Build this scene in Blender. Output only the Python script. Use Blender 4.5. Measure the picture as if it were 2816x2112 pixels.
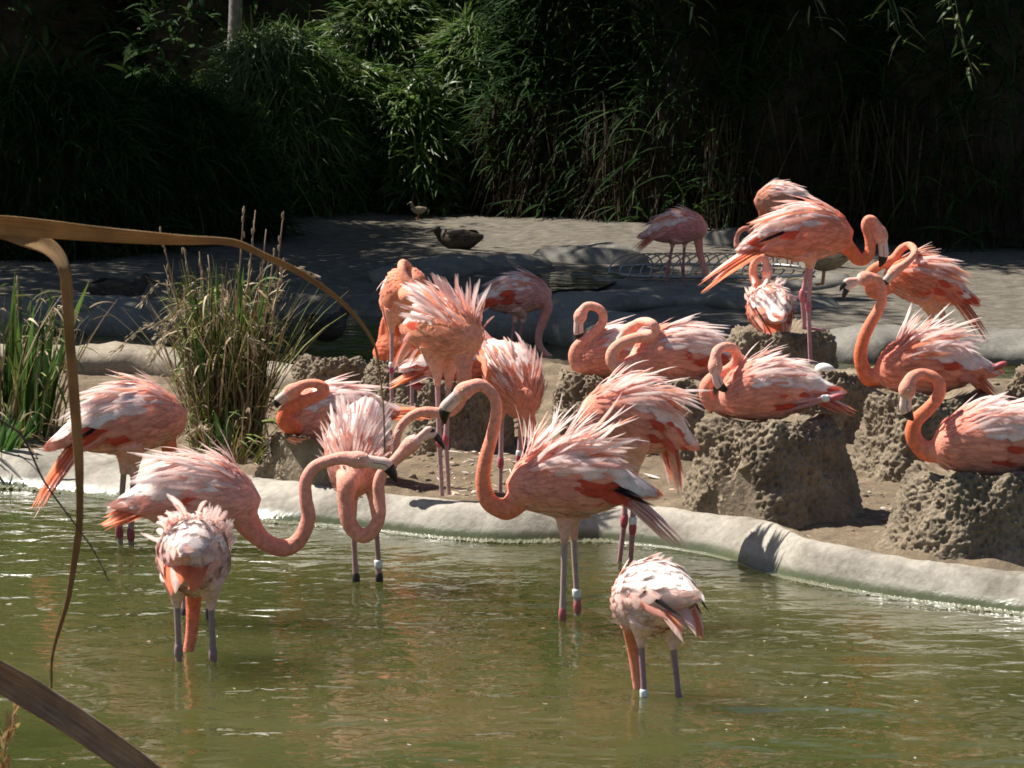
import bpy, math, random
import numpy as np
from mathutils import Vector, Matrix, noise

for o in list(bpy.data.objects):
    bpy.data.objects.remove(o, do_unlink=True)
scene = bpy.context.scene
COL = scene.collection
R = math.radians
rng = np.random.default_rng(7)
random.seed(7)

# ------------------------------------------------------------------ camera
F_PX, CX, CY, CAM_H = 8500.0, 1408.0, 1056.0, 2.0
PITCH = math.atan(1026.0 / F_PX)
cam_d = bpy.data.cameras.new('camera')
cam = bpy.data.objects.new('camera', cam_d)
COL.objects.link(cam)
cam.location = (0, 0, CAM_H)
cam.rotation_euler = (math.pi / 2 - PITCH, 0, 0)
cam_d.sensor_width = 36.0
cam_d.lens = F_PX / 2816.0 * 36.0
cam_d.clip_start = 0.1
cam_d.clip_end = 600
scene.camera = cam
cam_d.dof.use_dof = True
cam_d.dof.focus_distance = 11.5
cam_d.dof.aperture_fstop = 42
scene.render.resolution_x, scene.render.resolution_y = 1024, 768

# ------------------------------------------------------------------ sky and sun
SUN_TO = Vector((-0.90, 0.42, 0))
SUN_EL = R(55)
SUN_TO.normalize()
sun_vec = Vector((SUN_TO.x * math.cos(SUN_EL), SUN_TO.y * math.cos(SUN_EL), math.sin(SUN_EL)))
world = bpy.data.worlds.new('World')
scene.world = world
world.use_nodes = True
wn = world.node_tree.nodes
wl = world.node_tree.links
sky = wn.new('ShaderNodeTexSky')
sky.sky_type = 'NISHITA'
sky.sun_disc = False
sky.sun_elevation = SUN_EL
sky.sun_rotation = math.atan2(SUN_TO.x, SUN_TO.y)
sky.dust_density = 0.6
bg = wn['Background']
bg.inputs['Strength'].default_value = 0.05
wl.new(sky.outputs['Color'], bg.inputs['Color'])
sun_d = bpy.data.lights.new('sun', 'SUN')
sun_d.energy = 5.0
sun_d.angle = R(0.5)
sun_d.color = (1.0, 0.955, 0.88)
sun = bpy.data.objects.new('sun', sun_d)
COL.objects.link(sun)
sun.rotation_euler = sun_vec.to_track_quat('Z', 'Y').to_euler()
sun.location = (-20, 15, 30)
vs = scene.view_settings
vs.view_transform = 'Standard'
vs.look = 'None'
vs.exposure = 0.90
vs.gamma = 1.0
vs.use_curve_mapping = False
scene.render.engine = 'CYCLES'
scene.cycles.filter_width = 1.7
scene.cycles.max_bounces = 6

# ------------------------------------------------------------------ helpers
_sp, _cp = math.sin(PITCH), math.cos(PITCH)
def ray(px, py):
    a, b = (px - CX) / F_PX, (CY - py) / F_PX
    return np.array((a, b * _sp + _cp, b * _cp - _sp))
def at(px, py, Y):
    """point of the place seen at a pixel of the photograph, at distance Y from the camera's wall"""
    d = ray(px, py)
    return np.array((0, 0, CAM_H)) + d * (Y / d[1])
def gp(px, py, z):
    d = ray(px, py)
    return np.array((0, 0, CAM_H)) + d * ((z - CAM_H) / d[2])
def nrm(v):
    v = np.asarray(v, float)
    return v / np.maximum(np.linalg.norm(v, axis=-1, keepdims=True), 1e-9)

def link(o, parent=None):
    COL.objects.link(o)
    if parent is not None:
        o.parent = parent
    return o
def mesh_np(name, verts, quads, cols=None, smooth=True, uvs=None):
    """quads: (M,4) int array"""
    verts = np.asarray(verts, np.float32).reshape(-1, 3)
    quads = np.asarray(quads, np.int32)
    k = quads.shape[1]
    me = bpy.data.meshes.new(name)
    me.vertices.add(len(verts))
    me.vertices.foreach_set('co', verts.ravel())
    me.loops.add(quads.size)
    me.loops.foreach_set('vertex_index', quads.ravel())
    me.polygons.add(len(quads))
    me.polygons.foreach_set('loop_start', np.arange(0, quads.size, k, dtype=np.int32))
    me.polygons.foreach_set('loop_total', np.full(len(quads), k, np.int32))
    me.update(calc_edges=True)
    me.validate()
    me.polygons.foreach_set('use_smooth', np.full(len(me.polygons), smooth, bool))
    if cols is not None:
        set_col(me, cols)
    return me
def set_col(me, cols):
    cols = np.asarray(cols, np.float32).reshape(-1, 3)
    ca = me.color_attributes.new('Col', 'FLOAT_COLOR', 'POINT')
    ca.data.foreach_set('color', np.c_[cols, np.ones(len(cols), np.float32)].astype(np.float32).ravel())
def set_vane(me, N, S=6, three=3):
    """rim (0 shaft .. 1 edge or tip) and running coordinates for the barbs of N feathers"""
    t = np.repeat(np.linspace(0, 1, S), three)
    w = np.tile(np.array((1., 0, 1.)), S)
    rim = np.maximum(w, np.clip((t - .55) / .45, 0, 1) * .9)
    v = np.stack([t * 26 + np.tile(np.array((-1., 0, -1.)), S) * 5, np.tile(np.array((-1., 0, 1.)), S) * .8, 0 * t], 1)
    V = (v[None] + (np.arange(N) * 7.31)[:, None, None] * np.array((1, .3, 1))).reshape(-1, 3)
    a = me.attributes.new('rim', 'FLOAT', 'POINT'); a.data.foreach_set('value', np.tile(rim, N).astype(np.float32))
    b = me.attributes.new('vane', 'FLOAT_VECTOR', 'POINT'); b.data.foreach_set('vector', V.astype(np.float32).ravel())
def obj(name, me, mat, parent=None, kind=None):
    o = bpy.data.objects.new(name, me)
    if mat is not None and len(me.materials) == 0:
        me.materials.append(mat)
    if kind:
        o['kind'] = kind
    return link(o, parent)
def tag(o, label, cat, group=None):
    o['label'] = label
    o['category'] = cat
    if group:
        o['group'] = group
    return o
def empty(name, loc, label=None, cat=None, group=None):
    o = bpy.data.objects.new(name, None)
    o.empty_display_size = 0.05
    o.location = loc
    link(o)
    if label:
        tag(o, label, cat, group)
    return o

def catmull(P, n):
    """resample a polyline (K,D) as a Catmull-Rom spline with n points, even in arc length"""
    P = np.asarray(P, float)
    if len(P) == 2:
        t = np.linspace(0, 1, n)[:, None]
        return P[0] * (1 - t) + P[1] * t
    Q = np.vstack([2 * P[0] - P[1], P, 2 * P[-1] - P[-2]])
    out = []
    for i in range(1, len(Q) - 2):
        p0, p1, p2, p3 = Q[i - 1], Q[i], Q[i + 1], Q[i + 2]
        t = np.linspace(0, 1, 14, endpoint=False)[:, None]
        out.append(0.5 * ((2 * p1) + (-p0 + p2) * t + (2 * p0 - 5 * p1 + 4 * p2 - p3) * t**2 + (-p0 + 3 * p1 - 3 * p2 + p3) * t**3))
    out.append(P[-1:])
    C = np.vstack(out)
    s = np.r_[0, np.cumsum(np.linalg.norm(np.diff(C[:, :3], axis=0), axis=1))]
    u = np.linspace(0, s[-1], n)
    return np.stack([np.interp(u, s, C[:, k]) for k in range(C.shape[1])], 1)
def frames(C, up=(0, 0, 1)):
    """parallel-transport frames along a polyline"""
    T = nrm(np.gradient(C, axis=0))
    u = np.array(up, float)
    if abs(np.dot(u, T[0])) > .95:
        u = np.array((1., 0, 0))
    N = [nrm(u - T[0] * np.dot(u, T[0]))]
    for i in range(1, len(C)):
        v = N[-1] - T[i] * np.dot(N[-1], T[i])
        N.append(nrm(v))
    N = np.array(N)
    return T, N, np.cross(T, N)
def tube(C, rad, k=10, cap=True, aspect=None, up=(0, 0, 1), base=0):
    """verts, faces (python lists) of a closed tube along C with radii rad"""
    C = np.asarray(C, float)
    T, N, B = frames(C, up)
    rad = np.broadcast_to(np.asarray(rad, float), (len(C),))
    asp = np.ones(len(C)) if aspect is None else np.broadcast_to(np.asarray(aspect, float), (len(C),))
    th = np.linspace(0, 2 * math.pi, k, endpoint=False)
    V = C[:, None] + rad[:, None, None] * (np.cos(th)[None, :, None] * N[:, None] + asp[:, None, None] * np.sin(th)[None, :, None] * B[:, None])
    n = len(C)
    V = V.reshape(-1, 3)
    F = []
    for i in range(n - 1):
        for j in range(k):
            a, b = i * k + j, i * k + (j + 1) % k
            F.append((a + base, b + base, b + k + base, a + k + base))
    if cap:
        V = np.vstack([V, C[0] - T[0] * rad[0] * .3, C[-1] + T[-1] * rad[-1] * .3])
        a0, a1 = n * k + base, n * k + 1 + base
        for j in range(k):
            F.append((a0, (j + 1) % k + base, j + base))
            F.append((a1, (n - 1) * k + j + base, (n - 1) * k + (j + 1) % k + base))
    return V, F
class MB:
    """collects pieces into one mesh"""
    def __init__(s):
        s.V, s.F, s.C, s.n = [], [], [], 0
    def add(s, V, F, col=None):
        V = np.asarray(V, float)
        s.F += [tuple(i + s.n for i in f) for f in F]
        s.V.append(V)
        s.C.append(np.broadcast_to(np.array(col if col is not None else (1, 1, 1), float), (len(V), 3)))
        s.n += len(V)
        return s
    def tube(s, C, rad, k=10, col=None, **kw):
        V, F = tube(C, rad, k, **kw)
        return s.add(V, F, col)
    def mesh(s, name, smooth=True, org=None, col=False):
        V = np.vstack(s.V)
        if org is not None:
            V = V - np.asarray(org)
        me = bpy.data.meshes.new(name)
        me.from_pydata(V.tolist(), [], s.F)
        if smooth:
            me.polygons.foreach_set('use_smooth', np.ones(len(me.polygons), bool))
        if col:
            set_col(me, np.vstack(s.C))
        me.update()
        return me
def ellipsoid(c, r, k=12, m=8, M=None):
    V, F = [], []
    for i in range(m + 1):
        ph = math.pi * i / m
        for j in range(k):
            t = 2 * math.pi * j / k
            V.append((r[0] * math.sin(ph) * math.cos(t), r[1] * math.sin(ph) * math.sin(t), r[2] * math.cos(ph)))
    for i in range(m):
        for j in range(k):
            F.append((i * k + j, (i + 1) * k + j, (i + 1) * k + (j + 1) % k, i * k + (j + 1) % k))
    V = np.array(V)
    if M is not None:
        V = V @ np.asarray(M).T
    return V + np.asarray(c), F

PROF_F = np.array((.30, .78, 1.0, .95, .62, .05))
PROF_B = np.array((.55, .95, 1.0, .8, .5, .03))
def strips(root, d, n, L, W, bend, prof=PROF_F, cup=.16, three=True, grav=0.0):
    """batch of curved blades: root (N,3), direction d, surface normal n. Returns verts (N,S*w,3), quads"""
    root, d, n = np.asarray(root, float), nrm(d), np.asarray(n, float)
    N = len(root)
    n = nrm(n - d * np.sum(d * n, 1, keepdims=True))
    side = np.cross(d, n)
    S = len(prof)
    L = np.broadcast_to(L, (N,)); W = np.broadcast_to(W, (N,)); bend = np.broadcast_to(bend, (N,))
    P = [root]
    TT = []
    for k in range(S):
        a = bend * (k / (S - 1))
        t = d * np.cos(a)[:, None] - n * np.sin(a)[:, None]
        if grav:
            t = nrm(t + np.array((0, 0, -grav * k / (S - 1))))
        TT.append(t)
        if k:
            P.append(P[-1] + t * (L / (S - 1))[:, None])
    rows = []
    for k in range(S):
        a = bend * (k / (S - 1))
        nn = np.cross(side, TT[k]) * -1
        nn = np.where((np.sum(nn * n, 1) < 0)[:, None] & (np.abs(bend) < 1.4)[:, None], -nn, nn)
        w = (W * prof[k] * .5)[:, None]
        l, r = P[k] - side * w - nn * w * cup * 2, P[k] + side * w - nn * w * cup * 2
        rows.append(np.stack([l, P[k], r], 1) if three else np.stack([l, r], 1))
    V = np.stack(rows, 1)                       # N,S,w,3
    w = V.shape[2]
    q = []
    for k in range(S - 1):
        for j in range(w - 1):
            a = k * w + j
            q.append((a, a + 1, a + w + 1, a + w))
    q = np.array(q)
    Q = (q[None] + (np.arange(N) * S * w)[:, None, None]).reshape(-1, 4)
    return V.reshape(N, S * w, 3), Q

# ------------------------------------------------------------------ materials
MATS = {}
def mat(name):
    m = bpy.data.materials.new(name)
    m.use_nodes = True
    nt = m.node_tree
    return m, nt.nodes, nt.links, nt.nodes['Principled BSDF']
def ramp(N, pts):
    r = N.new('ShaderNodeValToRGB')
    el = r.color_ramp.elements
    while len(el) < len(pts):
        el.new(.5)
    for e, (p, c) in zip(el, pts):
        e.position = p
        e.color = (*c, 1) if len(c) == 3 else c
    return r
def noise_tex(N, Lk, scale, detail=4, rough=.55, vec=None, mapping=None, coord='Object'):
    t = N.new('ShaderNodeTexNoise')
    t.inputs['Scale'].default_value = scale
    t.inputs['Detail'].default_value = detail
    t.inputs['Roughness'].default_value = rough
    c = N.new('ShaderNodeTexCoord')
    src = c.outputs[coord]
    if mapping:
        mp = N.new('ShaderNodeMapping')
        mp.inputs['Scale'].default_value = mapping
        Lk.new(src, mp.inputs['Vector'])
        src = mp.outputs['Vector']
    Lk.new(src, t.inputs['Vector'])
    return t
def bump(N, Lk, tex, strength, dist, bsdf, prev=None):
    b = N.new('ShaderNodeBump')
    b.inputs['Strength'].default_value = strength
    b.inputs['Distance'].default_value = dist
    Lk.new(tex, b.inputs['Height'])
    if prev is not None:
        Lk.new(prev.outputs['Normal'], b.inputs['Normal'])
    Lk.new(b.outputs['Normal'], bsdf.inputs['Normal'])
    return b
def mix_rgb(N, Lk, a, b, fac, mode='MIX'):
    m = N.new('ShaderNodeMix')
    m.data_type = 'RGBA'
    m.blend_type = mode
    for sock, v in ((m.inputs[6], a), (m.inputs[7], b), (m.inputs[0], fac)):
        if hasattr(v, 'links') or hasattr(v, 'is_linked'):
            Lk.new(v, sock)
        else:
            sock.default_value = v if not isinstance(v, tuple) else (*v, 1)
    return m.outputs[2]

def solid(name, col, rough=.6, var=.25, scale=30, bumpd=.002, metal=0, spec=.4):
    m, N, Lk, B = mat(name)
    t = noise_tex(N, Lk, scale)
    c = np.array(col)
    r = ramp(N, [(.3, tuple(c * (1 - var))), (.7, tuple(np.minimum(c * (1 + var), 1)))])
    Lk.new(t.outputs['Fac'], r.inputs[0])
    Lk.new(r.outputs[0], B.inputs['Base Color'])
    B.inputs['Roughness'].default_value = rough
    B.inputs['Metallic'].default_value = metal
    B.inputs['Specular IOR Level'].default_value = spec
    if bumpd:
        bump(N, Lk, t.outputs['Fac'], .6, bumpd, B)
    return m
def attr_mat(name, rough=.7, translucent=0.0, var=.12, scale=40, bumpd=.0, mapping=None, rnd=0.0, spec=.3, fine=0, fray=0.0):
    """colour comes from the mesh's own colour attribute"""
    m, N, Lk, B = mat(name)
    a = N.new('ShaderNodeAttribute')
    a.attribute_name = 'Col'
    t = noise_tex(N, Lk, scale, mapping=mapping)
    r = ramp(N, [(.3, (1 - var,) * 3), (.7, (1 + var,) * 3)])
    Lk.new(t.outputs['Fac'], r.inputs[0])
    col = mix_rgb(N, Lk, a.outputs['Color'], r.outputs[0], 1.0, 'MULTIPLY')
    if rnd:
        oi = N.new('ShaderNodeObjectInfo')
        rr = ramp(N, [(0, (1 - rnd * .5, 1 - rnd * 1.6, 1 - rnd * 1.7)), (.5, (1, 1, 1)), (1, (1.03, 1 + rnd * .6, 1 + rnd * .7))])
        Lk.new(oi.outputs['Random'], rr.inputs[0])
        col = mix_rgb(N, Lk, col, rr.outputs[0], 1.0, 'MULTIPLY')
    Lk.new(col, B.inputs['Base Color'])
    B.inputs['Roughness'].default_value = rough
    B.inputs['Specular IOR Level'].default_value = spec
    if bumpd:
        b0 = bump(N, Lk, t.outputs['Fac'], .7, bumpd, B)
        if fine:
            t9 = noise_tex(N, Lk, fine, 3, .6)
            bump(N, Lk, t9.outputs['Fac'], .8, bumpd * .7, B, b0)
    if translucent:
        tr = N.new('ShaderNodeBsdfTranslucent')
        Lk.new(col, tr.inputs['Color'])
        mx = N.new('ShaderNodeMixShader')
        mx.inputs[0].default_value = translucent
        Lk.new(B.outputs[0], mx.inputs[1])
        Lk.new(tr.outputs[0], mx.inputs[2])
        Lk.new(mx.outputs[0], N['Material Output'].inputs['Surface'])
        if fray:
            # loose barbs: the vane thins out towards its rim and tip
            ea = N.new('ShaderNodeAttribute'); ea.attribute_name = 'rim'
            bt = N.new('ShaderNodeTexNoise'); bt.inputs['Scale'].default_value = 1.0; bt.inputs['Detail'].default_value = 3
            ba = N.new('ShaderNodeAttribute'); ba.attribute_name = 'vane'
            Lk.new(ba.outputs['Vector'], bt.inputs['Vector'])
            md = N.new('ShaderNodeMath'); md.operation = 'MULTIPLY_ADD'
            Lk.new(bt.outputs['Fac'], md.inputs[0]); md.inputs[1].default_value = 1.3
            Lk.new(ea.outputs['Fac'], md.inputs[2])
            mr = N.new('ShaderNodeMapRange')
            mr.inputs['From Min'].default_value = 1.05; mr.inputs['From Max'].default_value = 1.75
            mr.inputs['To Min'].default_value = 1.0; mr.inputs['To Max'].default_value = 1.0 - fray
            Lk.new(md.outputs[0], mr.inputs['Value'])
            tp_ = N.new('ShaderNodeBsdfTransparent')
            mz = N.new('ShaderNodeMixShader')
            Lk.new(mr.outputs[0], mz.inputs[0])
            Lk.new(tp_.outputs[0], mz.inputs[1]); Lk.new(mx.outputs[0], mz.inputs[2])
            Lk.new(mz.outputs[0], N['Material Output'].inputs['Surface'])
    return m

M_BODY = attr_mat('plumage_down', rough=.9, var=.2, scale=60, bumpd=.0045, spec=.1, fine=190)
M_FEA = attr_mat('plumage_feather', rough=.85, translucent=.42, var=.10, scale=30, rnd=.10, spec=.2, fray=.9)
M_COV = attr_mat('plumage_coverts', rough=.9, translucent=.2, var=.12, scale=30, spec=.15, fray=.5)
M_BILL = attr_mat('bill_horn', rough=.38, var=.08, scale=60, spec=.5)
M_EYE = solid('eye', (.42, .33, .14), .15, .05, 50, 0, spec=.6)
M_LEG = attr_mat('leg_skin', rough=.5, var=.2, scale=90, bumpd=.001, spec=.4)
M_BAND = solid('leg_band', (.72, .74, .72), .35, .08, 80, .0005)
M_LEAF = attr_mat('green_blade', rough=.45, translucent=.35, var=.2, scale=9, spec=.45)
M_LEAF_SHADED = attr_mat('shaded_blade', rough=.7, translucent=.25, var=.25, scale=9, spec=.06)  # shade put into the material: duller leaf copy for thickets in shadow
M_DRY = attr_mat('dry_blade', rough=.7, translucent=.2, var=.25, scale=14, spec=.2)
M_BARK = solid('bark', (.20, .18, .16), .9, .4, 12, .02)
M_CORE = solid('dark_stem_core', (.035, .028, .018), .95, .5, 8, .03)
M_DUCK = attr_mat('duck_plumage', rough=.75, var=.3, scale=45, bumpd=.004)
M_STEEL = solid('galvanised_steel', (.33, .33, .32), .38, .15, 60, .0006, metal=.7)
M_EGG = solid('egg_shell', (.85, .83, .78), .55, .04, 30, .0004)

# mud of the nest mounds
def mud_mat(name, dry, wet):
    m, N, Lk, B = mat(name)
    t = noise_tex(N, Lk, 9, 6, .6)
    t2 = noise_tex(N, Lk, 70, 6, .65)
    r = ramp(N, [(.28, wet), (.5, tuple(.5 * (np.array(dry) + np.array(wet)))), (.68, dry)])
    Lk.new(t.outputs['Fac'], r.inputs[0])
    r2 = ramp(N, [(.3, (.72, .72, .72)), (.7, (1.16, 1.15, 1.12))])
    Lk.new(t2.outputs['Fac'], r2.inputs[0])
    c = mix_rgb(N, Lk, r.outputs[0], r2.outputs[0], 1.0, 'MULTIPLY')
    # dried droppings
    t3 = noise_tex(N, Lk, 13, 5, .7, mapping=(1.6, 1.6, .7))
    r3 = ramp(N, [(.655, (0, 0, 0)), (.72, (.75, .75, .75))])
    Lk.new(t3.outputs['Fac'], r3.inputs[0])
    c = mix_rgb(N, Lk, c, (.46, .43, .37), r3.outputs[0])
    Lk.new(c, B.inputs['Base Color'])
    B.inputs['Roughness'].default_value = .92
    B.inputs['Specular IOR Level'].default_value = .15
    b1 = bump(N, Lk, t.outputs['Fac'], .5, .03, B)
    bump(N, Lk, t2.outputs['Fac'], .8, .006, B, b1)
    return m
M_MUD = mud_mat('nest_mud', (.29, .232, .165), (.15, .117, .081))
M_SAND = mud_mat('sand', (.225, .17, .112), (.105, .079, .053))
M_FARSAND = mud_mat('far_sand', (.19, .165, .13), (.07, .061, .05))

# concrete kerb with a wet, algae-stained foot
def concrete(name, base, stain, algae=True):
    m, N, Lk, B = mat(name)
    t = noise_tex(N, Lk, 3.2, 7, .62)
    t2 = noise_tex(N, Lk, 38, 5, .6)
    r = ramp(N, [(.3, stain), (.52, base), (.75, tuple(np.minimum(np.array(base) * 1.12, 1)))])
    Lk.new(t.outputs['Fac'], r.inputs[0])
    r2 = ramp(N, [(.32, (.74, .73, .70)), (.62, (1.05, 1.05, 1.05))])
    Lk.new(t2.outputs['Fac'], r2.inputs[0])
    c = mix_rgb(N, Lk, r.outputs[0], r2.outputs[0], 1.0, 'MULTIPLY')
    if algae:
        g = N.new('ShaderNodeNewGeometry')
        sp = N.new('ShaderNodeSeparateXYZ')
        Lk.new(g.outputs['Position'], sp.inputs[0])
        ma = N.new('ShaderNodeMath'); ma.operation = 'MULTIPLY_ADD'
        Lk.new(t2.outputs['Fac'], ma.inputs[0]); ma.inputs[1].default_value = -.03
        Lk.new(sp.outputs['Z'], ma.inputs[2])
        ra = ramp(N, [(0, (1, 1, 1)), (.012, (.75, .75, .75)), (.03, (0, 0, 0))])
        Lk.new(ma.outputs[0], ra.inputs[0])
        c = mix_rgb(N, Lk, c, (.09, .10, .05), ra.outputs[0])
        rr = ramp(N, [(0, (.12,) * 3), (.03, (.75,) * 3)])
        Lk.new(ma.outputs[0], rr.inputs[0])
        Lk.new(rr.outputs[0], B.inputs['Roughness'])
    else:
        B.inputs['Roughness'].default_value = .8
    Lk.new(c, B.inputs['Base Color'])
    b1 = bump(N, Lk, t.outputs['Fac'], .5, .02, B)
    bump(N, Lk, t2.outputs['Fac'], .55, .005, B, b1)
    return m
M_CURB = concrete('pond_concrete', (.335, .30, .245), (.13, .11, .08))
M_SLAB = concrete('stream_concrete', (.17, .155, .128), (.085, .077, .063), False)

# pond water: opaque green, glossy, rippled
def water_mat():
    m, N, Lk, B = mat('pond_water')
    t = noise_tex(N, Lk, .55, 3, .5)
    r = ramp(N, [(.30, (.034, .041, .010)), (.5, (.056, .059, .018)), (.68, (.080, .073, .028))])
    Lk.new(t.outputs['Fac'], r.inputs[0])
    Lk.new(r.outputs[0], B.inputs['Base Color'])
    B.inputs['Roughness'].default_value = .025
    B.subsurface_method = 'BURLEY'
    B.inputs['Subsurface Weight'].default_value = 1.0
    B.inputs['Subsurface Radius'].default_value = (1.0, 1.0, .6)
    B.inputs['Subsurface Scale'].default_value = 1.3
    B.inputs['IOR'].default_value = 1.33
    a = noise_tex(N, Lk, 3.0, 2, .45, mapping=(.8, 1.0, 1))
    b = noise_tex(N, Lk, 9.0, 3, .5, mapping=(.75, 1.0, 1))
    a.inputs['Distortion'].default_value = .6
    b.inputs['Distortion'].default_value = .4
    b1 = bump(N, Lk, a.outputs['Fac'], 1.0, .018, B)
    bump(N, Lk, b.outputs['Fac'], 1.0, .0085, B, b1)
    return m
M_WATER = water_mat()

# ================================================================== the setting
def fbm(p, s, o=3):
    return noise.fractal(Vector((p[0] * s, p[1] * s, p[2] * s)), 1.0, 2.0, o)
def grid_obj(name, X, Yf, Zf, nu, nv, m, kind='structure'):
    """sheet over parameter (u along X array ends, v 0..1)"""
    us = np.linspace(X[0], X[1], nu)
    V = np.zeros((nu, nv, 3))
    for i, x in enumerate(us):
        for j in range(nv):
            v = j / (nv - 1)
            y = Yf(x, v)
            V[i, j] = (x, y, Zf(x, y, v))
    idx = np.arange(nu * nv).reshape(nu, nv)
    Q = np.stack([idx[:-1, :-1], idx[1:, :-1], idx[1:, 1:], idx[:-1, 1:]], -1).reshape(-1, 4)
    return obj(name, mesh_np(name, V, Q), m, kind=kind)
def line_xy(pts, z):
    P = np.array([gp(x, y, z) for x, y in pts])
    return P[:, 0], P[:, 1]

# the great ground sheet under and behind everything
gme = mesh_np('ground', [(-250, -60, -.45), (250, -60, -.45), (250, 420, -.45), (-250, 420, -.45)], [(0, 1, 2, 3)], smooth=False)
obj('ground', gme, M_FARSAND, kind='structure')
# one sheet of water for pond and stream
wme = mesh_np('pond_water', [(-14, 5.0, 0), (14, 5.0, 0), (14, 26, 0), (-14, 26, 0), (-14, 5.0, -3.0), (14, 5.0, -3.0), (14, 26, -3.0), (-14, 26, -3.0)],
              [(0, 1, 2, 3), (7, 6, 5, 4), (0, 4, 5, 1), (1, 5, 6, 2), (2, 6, 7, 3), (3, 7, 4, 0)], smooth=False)
obj('pond_water', wme, M_WATER, kind='structure')
# near shore, below the picture
grid_obj('near_bank', (-14, 14), lambda x, v: -20 + v * 25.6, lambda x, y, v: (.25 if v < .93 else .25 - (v - .93) * 8) + .03 * fbm((x, y, 0), .8), 40, 40, M_SAND)

WL = [(-700, 1300), (-300, 1318), (0, 1337), (150, 1348), (280, 1365), (398, 1382), (560, 1410), (721, 1432), (866, 1438), (1057, 1457), (1209, 1477), (1388, 1489), (1655, 1483), (1833, 1502),
      (1986, 1528), (2100, 1572), (2228, 1601), (2419, 1636), (2816, 1687), (3300, 1750)]
TP = [(-700, 1205), (-300, 1222), (0, 1238), (200, 1243), (318, 1248), (500, 1275), (736, 1313), (808, 1327), (1062, 1377), (1217, 1403), (1315, 1406), (1500, 1402), (1735, 1405), (1853, 1415), (1976, 1418),
      (2095, 1436), (2202, 1483), (2291, 1522), (2404, 1528), (2571, 1543), (2816, 1572), (3300, 1630)]
wx, wy = line_xy(WL, 0.0)
tx, ty = line_xy(TP, .12)
def sm(x, xs, ys, w=.06):
    return sum(np.interp(x + k * w, xs, ys) for k in (-1, -.5, 0, .5, 1)) / 5
curb_w = lambda x: sm(x, wx, wy)
curb_t = lambda x: max(sm(x, tx, ty), curb_w(x) + .13)
def curb_z(x, y, v):
    n = .016 * fbm((x, y, 3.1), 2.2) + .006 * fbm((x, y, 1.7), 14)
    if v < .2:
        return -.22 * (1 - v / .2)
    if v < .72:
        t = (v - .2) / .52
        return .125 * math.sin(t * math.pi / 2) ** .85 + n * min(1, t * 4)
    t = (v - .72) / .28
    return .125 - .03 * t * t + n
def curb_y(x, v):
    a, b = curb_w(x), curb_t(x)
    if v < .2:
        return a - .16 * (1 - v / .2)
    if v < .72:
        return a + (b - a) * (v - .2) / .52
    return b + .10 * (v - .72) / .28
curb = grid_obj('pond_kerb', (-3.9, 3.9), curb_y, curb_z, 520, 26, M_CURB)

# island sand
BK = [(-700, 985), (60, 1000), (300, 1000), (480, 1008), (700, 1040), (900, 1062), (1050, 1070), (1300, 1010), (1550, 1000), (1900, 1005), (2300, 1012), (2816, 1020), (3300, 1020)]
bx_, by_ = line_xy(BK, .1)
isl_b = lambda x: sm(x, bx_, by_, .15)
isl_f = lambda x: curb_t(x) + .0 + .05 * fbm((x, 0, 3), 1.7) + .018 * fbm((x, 4, 3), 9)
MOUND_XY = [(X_, Y_) for X_, Y_ in ((.98, 11.62), (1.64, 10.8), (1.69, 12.5), (.40, 13.4), (.67, 12.9), (1.39, 13.7), (-.76, 12.3), (-.51, 14.9), (-.22, 13.1), (2.15, 12.6), (1.3, 12.2), (1.0, 12.7), (.1, 12.9))]
def isl_z(x, y, v):
    z = .085 + .05 * fbm((x, y, 0), .9) + .022 * fbm((x, y, 5), 4) + .008 * fbm((x, y, 2), 17)
    z += .07 * math.exp(-((x - .2) / 1.6) ** 2) * min(1, v * 3)
    if v < .1:
        z = z * (v / .1) + .085 * (1 - v / .1)
    dd = y - isl_f(x)
    if dd < .3:
        z += .045 * math.exp(-((dd - .09) / .05) ** 2) * (1 + .5 * fbm((x, y, 8), 6))
    for mx, my in MOUND_XY:
        q = ((x - mx) ** 2 + (y - my) ** 2) / .16
        if q < 6 and dd > .05:
            z += .015 * math.exp(-q) * min(1, dd / .3)
    if v > .965:
        z -= (v - .965) / .035 * .35
    return z
island = grid_obj('island_sand', (-3.9, 3.9), lambda x, v: isl_f(x) + (isl_b(x) - isl_f(x)) * v, isl_z, 330, 150, M_SAND)

def island_height(x, y):
    a = curb_t(x) + .05
    return isl_z(x, y, min(max((y - a) / (isl_b(x) - a), 0), 1))

def sweep(name, pts, w, h, m, kind='structure', n=80, rough=.03, k=14, z0=0.0, closed=False):
    """lumpy rounded kerb along world points; half-width w, height h"""
    P = np.array(pts)
    C = catmull(P, n)
    T = nrm(np.gradient(C, axis=0))
    side = nrm(np.stack([T[:, 1], -T[:, 0], 0 * T[:, 0]], 1))
    V = []
    for i in range(n):
        for j in range(k):
            a = math.pi * (j / (k - 1)) * 1.3 - .15 * math.pi
            ca, sa = math.cos(a), math.sin(a)
            e = 1.0 if closed else min(1.0, math.sin(min(1, min(i, n - 1 - i) / (n * .16)) * math.pi / 2) + .02)
            p = C[i] + side[i] * (w * e * np.sign(ca) * abs(ca) ** .8) + np.array((0, 0, h * e * (np.sign(sa) * abs(sa) ** .7) - .1 * (1 - e)))
            d = rough * (fbm(p, 2.6) + .35 * fbm(p, 11))
            V.append(p + np.array((0, 0, d)) + side[i] * d * .8)
    idx = np.arange(n * k).reshape(n, k)
    Q = np.stack([idx[:-1, :-1], idx[1:, :-1], idx[1:, 1:], idx[:-1, 1:]], -1).reshape(-1, 4)
    return obj(name, mesh_np(name, V, Q[:, ::-1]), m, kind=kind)

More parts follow.
